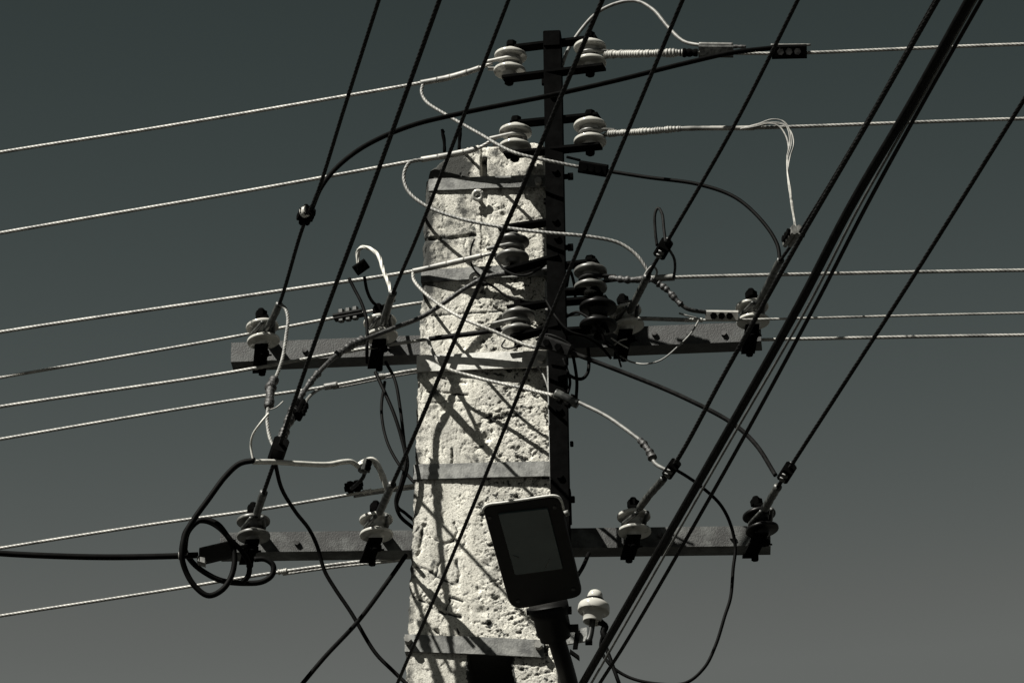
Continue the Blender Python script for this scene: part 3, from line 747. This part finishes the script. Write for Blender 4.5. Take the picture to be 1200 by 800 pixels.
J('j4', [(484, 319), (485, 328), (500, 346), (540, 372, -.12), (580, 389, -.14), (622, 406, -.15), (655, 409, -.16)], .0037,
  'bright jumper slanting down the pole to the black clamp on the upright', 'alu', lobes=5, start='l3')
J('j4b', [(640, 402, -.16), (680, 417, -.165), (740, 440), (800, 465), (860, 497), (886, 521), (909, 557)], .0050,
  'dark jumper sweeping from the upright down to the lower right clamp', 'wire_dark', end='d9')
J('j5', [(502, 398), (506, 410), (520, 429), (560, 443, -.06), (610, 454, -.10), (648, 463, -.15)], .0039, 'bright jumper over the bright band to the grey tube clamp', 'alu', lobes=5, start='l5')
J('j5b', [(678, 471, -.16), (710, 487), (740, 508), (752, 517), (762, 530), (768, 543), (782, 551)], .0042, 'pale jumper from the grey tube clamp ending in a twisted splice', 'alu_dull',
  parts=[('tape_wrap', (750, 515), (766, 538), .0066, 'tape')], end='d8')
J('j5c', [(790, 549), (805, 558), (820, 570), (842, 592), (856, 612, -.12), (863, 640, -.10), (861, 665, -.10), (855, 700, -.10), (848, 722, -.10), (838, 755, -.10), (825, 782, -.10), (802, 798, -.10), (770, 800, -.10), (738, 792, -.09), (714, 776, -.09), (704, 758, -.09), (708, 738, -.10)], .0036,
  'long slack black cable from the right clamp down to the pin insulator', 'rubber', start='d8')
J('j6', [(657, 84, -.06), (664, 62, -.05), (680, 36, -.04), (700, 15, -.05), (724, 4, -.07), (746, 2), (766, 11), (785, 34), (802, 49), (826, 54, -.16)], .0040,
  'grey jumper arching highest above the right insulator of the upright tip', 'alu_dull')
J('j7', [(762, 327, -.145), (780, 338, -.145), (795, 353, -.145), (806, 362, -.14), (828, 366, -.12)], .0046, 'short taped jumper down to the grey clamp with black bolts', 'tape',
  parts=[('tape_wrap', (770, 331), (797, 356), .0056, 'tape')])
J('j8', [(770, 288), (768, 272), (768.5, 250), (771, 243), (775, 249), (778, 268), (780, 284)], .0032, 'narrow upright loop of wire above the black clamp', 'wire_dark', start='d6', end='d6')
J('j8b', [(784, 292), (790, 303), (791, 315), (789, 326, -.14)], .0030, 'short black tail from the clamp down to the third right wire', 'wire_dark', start='d6')
J('j9', [(819, 375, -.10), (810, 390, -.11), (795, 406, -.11), (775, 421, -.11), (756, 427, -.10), (740, 424, -.08), (727, 417, -.04)], .0019, 'thin bright wire sagging under the upper crossarm', 'alu_dull')
J('j10', [(327, 356), (334, 361), (338, 374), (336, 392), (331, 420), (325, 440), (318, 452), (315, 470), (313, 488), (316, 512), (324, 530)], .0038, 'wire hanging from the leftmost insulator, knotted halfway', 'alu_dull', lobes=5,
  parts=[('tape_wrap', (321, 446), (314, 478), .0088, 'tape')], start='d1', end='d2')
J('j10b', [(315, 484, -.5), (305, 496, -.5), (296, 510, -.48), (294, 522, -.46), (297, 541, -.45)], .0024, 'thin white wire from the knot to the end of the coiled cable', 'alu_bright')
CV = -.45
coilp = [(299, 539), (281, 543), (265, 557), (244, 585), (228, 607), (217, 626), (213, 649), (217, 667), (228, 686), (244, 697.5), (260, 691), (271, 675), (275, 654), (271, 635), (257, 618), (241, 610), (227, 612),
         (216, 627), (217, 645), (226, 659), (241, 671), (260, 680), (287, 683), (308, 681), (319, 673), (320, 662), (311, 655), (298, 655)]
cvs = np.linspace(CV, CV + .16, len(coilp)); cvs[6:] += .018 * np.sin(np.arange(len(coilp) - 6) * .5)
J('j11', [(x, y, v) for (x, y), v in zip(coilp, cvs)], .0060, 'black cable coiled in big loops at the left crossarm end', 'rubber')
J('j11b', [(216, 648, CV + .04), (221, 622, CV + .05), (236, 609, CV + .05), (254, 613, CV + .05), (270, 632, CV + .06), (284, 646, CV + .08), (292, 662, CV + .1), (291, 674, CV + .11), (284, 682, CV + .12)], .0056, 'second black loop inside the coil', 'rubber')
wire('j11c', [at(232, 650, CV + .06)] + [atz(x, y, at(232, 650, CV + .06).z + q) for x, y, q in ((210, 651, 0), (130, 652.5, -.004), (60, 651, -.004), (0, 648, 0), (-60, 643, .005))], .0064,
     'thick black cable arriving level from the left at the coil', GS, 'rubber', lobes=0, extend=(Vector((-1, -.05, 0)), .02), name='service_cable',
     parts=[('binding', (216, 650), (212, 650.5), .0085, 'alu')])
J('j12', [(297, 541, -.45), (320, 541), (350, 543), (385, 544), (402, 541), (412, 541), (421, 547, -.25)], .0056, 'bright bare wire bridging from the cable end to the small clamp', 'alu_bright')
J('j12b', [(420, 546, -.25), (429, 540, -.25), (437, 539), (444, 548), (451, 565), (456, 577)], .0064, 'bright frayed strands bending from the small clamp to the lower insulator sleeve', 'alu_bright', lobes=4, amp=.35, lay=.12, end='d4')
J('j12c', [(428, 549, -.22), (426, 558, -.18), (418, 567, -.1), (412, 572, -.02)], .0042, 'short black tail hanging below the small clamp', 'rubber')
J('j13', [(322, 540), (330, 572), (345, 598, -.2), (362, 620, -.12), (372, 640, -.08), (381, 668, -.06), (392, 688, -.05), (412, 718, -.04), (440, 765, -.03), (460, 785, -.03), (482, 806, -.03)], .0043,
  'black cable falling from the left clamp across the lower crossarm to the pole foot', 'rubber', start='d2')
J('j14', [(476, 650, .03), (455, 680, .0), (420, 727, -.05), (380, 770, -.1), (340, 818, -.15)], .0050, 'straight black cable slanting down left below the lower crossarm', 'rubber')
J('j15', [(648, 315, -.06), (630, 316, -.05), (600, 320, -.045), (572, 324, -.045), (545, 338, -.05), (520, 355, -.055), (495, 371, -.07), (465, 383, -.10), (440, 393, -.12), (415, 403), (396, 415), (372, 438), (352, 465), (340, 490), (331, 512), (325, 530)], .0052,
  'lumpy taped jumper crossing the pole and falling left to the black box clamp', 'tape', parts=[('tape_wrap', (425, 399), (396, 415), .0075, 'tape'), ('tape_wrap', (372, 438), (352, 465), .0058, 'tape'), ('tape_wrap', (343, 480), (329, 518), .0088, 'tape')], end='d2')
J('j16', [(388, 452), (374, 456), (362, 467), (354, 480), (346, 488, -.3)], .0036, 'short grey jumper from the small sleeve down to the taped cable', 'alu_dull', start='l6')
J('j17', [(420, 310, -.12), (419.5, 295, -.13), (425, 290, -.14), (435, 291), (443, 300), (450, 318), (456, 334), (459, 346)], .0042, 'bright hooked loop above the second insulator of the upper crossarm', 'alu_bright', lobes=4, amp=.3, lay=.1, end='d3')
J('j17b', [(409, 326, -.08), (415, 338, -.08), (424, 356, -.085), (429, 375, -.09), (430, 410, -.09), (430, 425, -.06)], .0038, 'black cable dropping from the hooked clamp past the upper crossarm', 'rubber')
J('j17c', [(427, 324, -.1), (430, 340, -.08), (437, 354, -.04), (447, 359, .0), (462, 352, .04)], .0036, 'short black tail from the hooked clamp to the third wire', 'rubber')
J('j18', [(440, 436, .0), (452, 462, -.02), (463, 487, -.03), (471, 514, -.03), (475, 540, -.03), (471, 565, -.03), (464, 588, -.02), (468, 603, -.01), (484, 618, .03)], .0041, 'outer black cable loop hanging between the crossarms left of the pole', 'rubber')
J('j18b', [(452, 424, .02), (463, 446, .0), (469, 480, -.01), (474, 520, -.01), (477, 545, -.01), (470, 575, .0), (466, 592, .0), (475, 601, .02), (488, 612, .05)], .0036, 'inner black cable loop hanging between the crossarms left of the pole', 'rubber')
J('j18c', [(451, 447, .10), (447, 480, .08), (453, 515, .06), (467, 543, .04), (486, 566, .02)], .0034, 'thin black cable bowing from the taped wire to the lower band', 'rubber')
J('j19', [(669, 405, -.07), (674, 430, -.07), (676, 447, -.07), (675, 470, -.08)], .0036, 'short black cable beside the upright under the crossarm', 'rubber')
J('j19b', [(663, 437, -.06), (674, 443, -.065), (683, 444, -.07), (688, 436, -.07), (690, 420, -.06), (689, 408, -.05)], .0038, 'small black cable loop right of the upright under the crossarm', 'rubber')
J('j20', [(560, 329, -.03), (577, 335, -.035), (592, 346, -.03), (612, 353, -.03), (645, 355, -.05)], .0026, 'thin dark line on the pole below the second band', 'wire_dark')  # dark line close to the face, drawn as a thin tube
J('j21', [(556, 280, -.04), (552, 292, -.035), (553, 311, -.03), (562, 323, -.028)], .0022, 'thin dark wire bowing down the pole seam', 'wire_dark')
J('j22', [(664, 336, -.07), (668, 318, -.075), (674, 340, -.08), (674, 352, -.08)], .0032, 'crossed black wire tail between the two right hand racks', 'rubber')
J('j23', [(690, 648, .05), (684, 662, .0), (677, 674, -.08)], .0044, 'short black cable from the lower crossarm to the street light back', 'rubber')
J('j24', [(709, 735, -.1), (709, 752, -.09), (716, 775, -.09), (727, 805, -.09), (740, 850, -.09)], .0044, 'straight black cable hanging down from the pin insulator', 'rubber')
J('j25', [(630, 430, -.03), (637, 440, -.05), (643, 458, -.055), (647, 485, -.055)], .0022, 'pale thin wire beside the upright below the bright band', 'alu_dull')
for pts, r_, lab, m_ in [
    ([(640, 352, -.12), (652, 372, -.14), (668, 388, -.14), (688, 396, -.13), (706, 408, -.10), (716, 420, -.08)], .0030, 'dark wire sagging across the upright from the pole to the black insulator', 'rubber'),
    ([(628, 398, -.14), (640, 392, -.15), (655, 396, -.155), (668, 404, -.15), (676, 414, -.14)], .0026, 'short bent wire tail over the black clamp on the upright', 'wire_dark'),
    ([(662, 372, -.07), (676, 366, -.10), (690, 372, -.12), (704, 390, -.13), (712, 404, -.12), (724, 408, -.11)], .0034, 'black wire wound round the black insulator', 'rubber'),
    ([(680, 369, -.05), (668, 370, -.05), (655, 372, -.045)], .0018, 'thin bright wire seen between upright and black insulator', 'alu'),
    ([(580, 302, -.085), (594, 318, -.09), (612, 322, -.09), (634, 314, -.09), (648, 300, -.10)], .0026, 'thin dark tail curling under the upper grey insulator', 'wire_dark'),
    ([(592, 398, -.08), (588, 406, -.085), (600, 408, -.09), (612, 400, -.09)], .0018, 'stub of binding wire under the lower grey insulator', 'wire_dark'),
    ([(660, 420, -.11), (668, 446, -.11), (664, 466, -.13)], .0030, 'black wire from the crossarm root to the grey tube clamp', 'rubber'),
    ([(700, 396, -.10), (714, 402, -.10), (722, 412, -.09), (728, 430, -.07)], .0022, 'loose wire end hanging off the black insulator', 'wire_dark'),
    ([(752, 330, -.145), (758, 318, -.15), (764, 312, -.155), (770, 318, -.15), (766, 328, -.145)], .0024, 'tiny loop of wire at the knotted wire start', 'alu_dull'),
    ([(796, 367, -.10), (806, 370, -.105), (818, 373, -.10)], .0020, 'pale frayed end sticking up by the grey clamp', 'alu_dull'),
    ([(316, 480, -.49), (324, 477, -.50), (332, 470, -.50)], .0014, 'bright wire end poking out of the knot', 'alu')]:
    J('x%d' % len(WIRES), pts, r_, lab, m_)
# frayed strands of the second right wire
t = thing('frayed_wire', 'bundle of loose bright strands hanging from the second right wire', 'wire', at(905, 146, -.16), GJ)
core = [(868, 151), (886, 147), (903, 142.5), (916, 145), (924, 155), (927, 170), (924, 184), (923, 198), (925, 218), (928, 240), (932, 266)]
vE = vof(near('d7', 934, 270)[0])
for k in range(6):
    o = [(x + 3.2 * math.sin(k * 1.9 + i * .35) * (.25 + math.sin(math.pi * min(1, i / 7))), y + 2.6 * math.cos(k * 2.3 + i * .3) * (.25 + math.sin(math.pi * min(1, i / 7)))) if i < 8 else
         (x + 1.0 * math.sin(k * 1.05 + i * 2), y) for i, (x, y) in enumerate(core)]
    vv = np.interp(range(len(o)), [0, 5, 8, 10], [-.165, -.18, -.22, vE])
    MB().tube([at(x, y, v + .002 * math.sin(k * 2.0 + i)) for i, ((x, y), v) in enumerate(zip(o, vv))], .0013, 7).build('strand', 'alu', t)
# ends of binding wire sticking out
for key, pts, lab in (('w1', [(720, 404, -.08), (727, 399, -.1), (735, 397, -.1)], None), ('w2', [(716, 396, -.1), (727, 403, -.1), (736, 408, -.1)], None)):
    J(key, pts, .0016, 'bright stub of binding wire under the black insulator, ' + ('pointing up' if key == 'w1' else 'pointing down'), 'alu', name='binding_stub')

# ------------------------------------------------------------------ clamps and connectors
GC = 'clamps and connectors on the wires'
def clamp(c, d, L, W, label, m, bolts=3, bm='steel_dark', face=None, kind='wire_clamp', bl=.6, halves=True):
    """parallel groove clamp: two rounded jaws with bolts through; c centre, d axis, L/W in photo pixels"""
    c = Vector(c); d = Vector(d).normalized(); view = (CAM - c).normalized()
    n = Vector(face).normalized() if face else (view - d * view.dot(d)).normalized()
    n = (n - d * n.dot(d)).normalized(); s = d.cross(n)
    l2 = L * PX / 2; w2 = W * PX / 2
    t = thing(kind, label, 'clamp', c, GC)
    if halves:
        for sg in (-1, 1):
            MB().bar(c - d * l2 * (1 - .04 * sg) + n * sg * w2 * .5, c + d * l2 * (1 + .04 * sg) + n * sg * w2 * .5, s * w2, n * w2 * .46, w2 * .3).build('jaw', m, t)
    else:
        MB().tube([c - d * l2, c + d * l2], w2, k=16, spacing=.003, wob=.1).build('sleeve', m, t)
    for i in range(bolts):
        q = c + d * (l2 * 1.3 * ((i + .5) / bolts - .5) * (1.15 if bolts > 1 else 1)) 
        mb = MB(); mb.cyl(q - n * w2 * 1.25, q + n * w2 * (1.0 + bl * .3), .0045, 8); mb.cyl(q + n * w2 * .95, q + n * w2 * (1.0 + bl * .45), .0078, 6); mb.cyl(q - n * w2 * 1.5, q - n * w2 * .95, .0078, 6)
        mb.build('bolt', bm, t)
    return t
def on(key, px, py, off=(0, 0)):
    p, d = near(key, px, py); r_ = MROT @ Vector((off[0] * PX, -off[1] * PX, 0)); return p + r_, d
sideL = -U * .8 + Z * .3
c_, d_ = on('d1', 361, 253); clamp(c_ + sideL * .003, d_, 28, 13, 'black three bolt clamp high on the leftmost dark wire', 'steel_dark', 3, face=U * 1.0 - V * .2)
MB().cyl(c_ + d_ * .022 - U * .004, c_ + d_ * .012 - U * .012, .012, 16).build('washer', 'porcelain', [o for o in col.objects if o.name.startswith('wire_clamp')][-1])
c_, d_ = on('r1', 841, 62, (0, -2)); clamp(c_, d_, 40, 15, 'clamp with a bright lid on the topmost right wire', 'sleeve', 0)
cl = [o for o in col.objects if o.name.startswith('wire_clamp')][-1]
MB().tube([c_ - d_ * .037 + Z * .017, c_ + d_ * .037 + Z * .017], .0045, 12).build('lid_tube', 'alu_dull', cl)
MB().tube([c_ + d_ * .03 + Z * .0125, c_ + d_ * .066 + Z * .012], .0036, 10, wrap=.5, wrapp=.016).build('bolt', 'bolt', cl)
c_, d_ = on('r1', 925, 62, (0, -2)); clamp(c_, d_, 40, 17, 'black block clamp with three bolts on the topmost right wire', 'steel_dark', 3, 'bolt', bl=.8)
cl = [o for o in col.objects if o.name.startswith('wire_clamp')][-1]
MB().tube([c_ - d_ * .04 + Z * .018, c_ + d_ * .047 + Z * .016], .0026, 10).build('rod', 'alu_dull', cl)
c_, d_ = on('j2b', 695, 198); clamp(c_, d_, 34, 15, 'black ribbed clamp on the jumper right beside the upright', 'steel_dark', 3, 'steel_dark')
MB().tube([at(664, 184, -.16), at(680, 188, -.16)], .0032, 8).build('wire_tail', 'steel_dark', [o for o in col.objects if o.name.startswith('wire_clamp')][-1])
c_, d_ = on('j4b', 650, 405); clamp(c_ - V * .004, d_, 40, 15, 'black clamp in front of the upright above the bright band', 'wire_dark', 2, 'steel_dark')
c_ = at(664, 467, -.155); clamp(c_, at(676, 473, -.155) - at(651, 461, -.155), 30, 11, 'smooth grey tube clamp in front of the upright', 'sleeve', 2, 'steel_dark', face=Z, halves=False)
c_, d_ = on('d6', 777, 291); clamp(c_, d_, 24, 15, 'black clamp below the narrow wire loop', 'steel_dark', 2, 'sleeve')
c_, d_ = on('d7', 931, 280, (-4, -3)); clamp(c_, d_, 34, 12, 'pale clamp with protruding black bolts below the frayed strands', 'alu_dull', 3, 'steel_dark', face=U - V * .3, bl=2.2)
c_ = at(846, 370, -.115); clamp(c_, U - Z * .06, 37, 13, 'light grey clamp with three black bolts by the upper crossarm', 'alu', 3, 'steel_dark', bl=.3)
c_, d_ = on('d8', 787, 550); clamp(c_, d_, 26, 13, 'black clamp on the wire above the white rimmed lower insulator', 'steel_dark', 2, 'sleeve')
c_, d_ = on('d9', 923, 553); clamp(c_, d_, 26, 14, 'black clamp above the lower crossarm tip on the rightmost wire', 'steel_dark', 2, 'sleeve')
c_, d_ = on('l4', 409, 369.5); clamp(c_, d_, 36, 9, 'clamp with three upright bolts on the left wire behind the crossarm', 'wire_dark', 3, 'sleeve', face=Z, bl=2.2)
c_ = at(423, 313, -.12); clamp(c_, U * .6 + Z * .45, 15, 13, 'small crooked black clamp under the bright hooked loop', 'steel_dark', 2, 'steel_dark', bl=1.0)
c_, d_ = on('d2', 327, 527); clamp(c_, d_, 32, 18, 'large black box clamp above the coiled cable', 'rubber', 0, face=None)
c_ = at(428, 546, -.25); clamp(c_, Z + U * .2, 14, 11, 'small knotted clamp between bright wire and frayed strands', 'sleeve', 2, 'steel_dark', face=U - V)
c_, d_ = on('l7', 414, 579, (0, -9)); clamp(c_ - V * .0, U + Z * .12, 22, 9, 'black clamp with stub hanging on the wire above the lower crossarm', 'steel_dark', 2, 'steel_dark', face=Z, bl=.8)
c_, d_ = on('j15', 345, 480); clamp(c_ + U * .01, d_, 28, 13, 'rough black clamp on the taped cable', 'steel_dark', 3, 'steel_dark', face=U - V * .2, bl=.9)
# dead-end clamp that ties the arriving cable to the crossarm end
t = thing('anchor_clamp', 'black wedge shaped anchor clamp inside the cable coil', 'clamp', at(250, 650, CV + .1), GC)
p, q = at(234, 652, CV + .06), at(276, 642, CV + .2)
MB().bar(p, q, Z * .018, V * .012, .006).build('body', 'rubber', t)
MB().bar(p - U * .004 - Z * .008, p + U * .012 - Z * .014, Z * .008, V * .010, .003).build('wedge', 'alu_dull', t)
MB().tube([q, at(284, 640, CV + .3), at(291, 638, .0)], .0035, 8).build('bail', 'steel_dark', t)

# ------------------------------------------------------------------ street light
hd = thing('street_light', 'flat black street light head on a pipe arm in front of the pole', 'street light', at(680, 830, -.06))
neck3 = at(646, 742, -.26)
tilt = R(22)
zl = lambda x, y, p0, q: None
# plane of the head: through its lower end, rising towards the camera
p0 = at(641, 708, -.30)
fwd = Vector((-.10, -math.cos(tilt), math.sin(tilt))).normalized(); lat = fwd.cross(Vector((0, 0, 1))).normalized(); nrm = lat.cross(fwd).normalized()
if nrm.z > 0: nrm = -nrm
def onhead(px, py, off=0.0):
    r_ = ray(px, py); p_ = p0 + nrm * off; return CAM + r_ * ((p_ - CAM).dot(nrm) / r_.dot(nrm))
def rounded(cs, rad, k=7):
    out = []
    n = len(cs)
    for i in range(n):
        a, b, c = Vector(cs[i - 1]), Vector(cs[i]), Vector(cs[(i + 1) % n])
        e1, e2 = (a - b).normalized() * rad[i], (c - b).normalized() * rad[i]
        for j in range(k + 1):
            f = j / k; out.append((b + e1) * (1 - f) ** 2 + b * 2 * f * (1 - f) + (b + e2) * f * f)
    return out
cor = [onhead(565, 594), onhead(655, 581), onhead(683, 699), onhead(599, 716)]
def shell(cs, rad, thick, inset, off0=0.0):
    ring = rounded(cs, rad); c = sum(ring, Vector()) / len(ring); n = len(ring); mb = MB(); vs = []
    lev = [(0.0, .985), (.003, 1.0), (thick * .6, 1.0), (thick, inset)]
    for dz, s_ in lev: vs += [c + (p - c) * s_ - nrm * (dz + off0) for p in ring]
    fs = [(l * n + i, l * n + (i + 1) % n, (l + 1) * n + (i + 1) % n, (l + 1) * n + i) for l in range(len(lev) - 1) for i in range(n)]
    fs += [tuple(range(n)), tuple((len(lev) - 1) * n + i for i in range(n))]
    return mb.add(vs, fs)
shell(cor, [.022, .026, .022, .034], .016, .80).build('housing', 'housing', hd)
e_ = [onhead(x, y, -.002) for x, y in ((565.5, 600), (566.5, 595.5), (571, 591.5), (590, 588.5), (612, 585.3), (640, 581.2), (648, 580.5), (654, 582), (658, 587), (660.5, 596))]
MB().tube(e_, .0028, 8, spacing=.003).build('sunlit_rim', 'band_bright', hd)  # sunlight on the housing's top rim, put in as a pale tube
gl = [onhead(583.5, 602, .003), onhead(642, 595.5, .003), onhead(660, 666.5, .003), onhead(603.5, 674, .003)]
shell(gl, [.004] * 4, .006, 1.0, .0).build('glass_panel', 'glass', hd)
for a_, b_ in (((601, 651), (608, 653.5)), ((639, 666), (644, 655))): MB().tube([onhead(*a_, .0042), onhead(*b_, .0042)], .0006, 5).build('glass_glint', 'alu_dull', hd)  # two glints on the glass, put in as thin pale tubes
for sx_ in ((574, 606), (650, 594), (672, 690), (607, 704)): e_ = onhead(*sx_, .0); MB().cyl(e_ - nrm * .002, e_ + nrm * .002, .004, 8).build('screw', 'bolt', hd)
q = onhead(660, 602, -.012); MB().cyl(q, q + (onhead(664, 601) - onhead(660, 602)).normalized() * .012, .006, 10).build('latch', 'alu_dull', hd)
# socket and arm
na, nb = onhead(643, 712, -.02), at(651, 748, -.22)
ax_ = (nb - na)
mb = MB(); mb.lathe(na - ax_ * .1, ax_, [(0.001, 0), (.042, .0), (.042, ax_.length * .30), (.037, ax_.length * .34), (.036, ax_.length * .92), (.0325, ax_.length * .95), (.032, ax_.length * 1.1), (.001, ax_.length * 1.1)], 24); mb.build('socket', 'housing', hd)
q = na + ax_ * .68; MB().cyl(q + U * .03, q + U * .052, .009, 8).build('clamp_screw', 'housing', hd)
q = na + ax_ * .1; MB().cyl(q + U * .035, q + U * .046, .009, 8).cyl(q - U * .035, q - U * .047, .008, 8).build('clamp_screw', 'housing', hd)
MB().tube([nb - ax_ * .2, at(658, 768, -.18), at(667, 800, -.10), at(676, 840, -.03), at(680, 900, .05), at(681, 960, .09)], .0185, 20, spacing=.008).build('arm_pipe', 'housing', hd)

# ------------------------------------------------------------------ pin insulator low on the right
pc = at(696, 712, -.10); ax = (Z * 1.0 + U * .10).normalized()
t = thing('pin_insulator', 'white bell shaped pin insulator on a bent pin below the street light', 'insulator', pc - Z * .09)
prof = [(.001, .041), (.007, .0405), (.0125, .037), (.0155, .031), (.0165, .025), (.0155, .0205), (.0148, .0185), (.0175, .0165), (.026, .0125), (.0315, .008), (.0335, .003), (.0338, -.008), (.0325, -.010), (.029, -.009),
        (.0205, -.0125), (.0205, -.031), (.0195, -.0335), (.0175, -.032), (.015, -.026), (.001, -.026)]
MB().lathe(pc, ax, prof, 44).build('porcelain', 'porcelain', t)
tor = MB(); cN = pc + ax * .0185; a_ = ax.orthogonal().normalized(); b_ = ax.cross(a_)
tor.tube([cN + (a_ * math.cos(x) + b_ * math.sin(x)) * .0172 for x in np.linspace(0, 6.283, 30)], .0028, 8, spacing=None); tor.build('tie_wire', 'wire_dark', t)
pp = [pc - ax * .024, pc - ax * .066 - U * .002, at(689, 751.5, -.10), at(676, 752, -.09)]
MB().tube(pp[:3], .0066, 12).build('pin', 'sleeve', t)
MB().cyl(at(694, 752, -.10), at(686, 752, -.10), .0065, 10).build('pin_nut', 'steel_dark', t)
br = MB(); br.bar(at(648, 750, -.085), at(688, 743, -.085), Z * .0155, V * .003); br.build('bracket', 'galv', t)
MB().bar(at(677, 739, -.092), at(674, 760, -.092), U * .005, V * .003).bar(at(668, 763, -.10), at(679, 771, -.12), Z * .004, V * .006).build('bracket_tie', 'steel_dark', t)
MB().tube([at(703, 728, -.1), at(709, 733, -.1), at(707, 741, -.1), at(710, 748, -.1)], .006, 10, wob=.6, seed=4).build('cable_knot', 'rubber', t)

for o in col.objects:
    if '_org' in o.keys(): del o['_org']
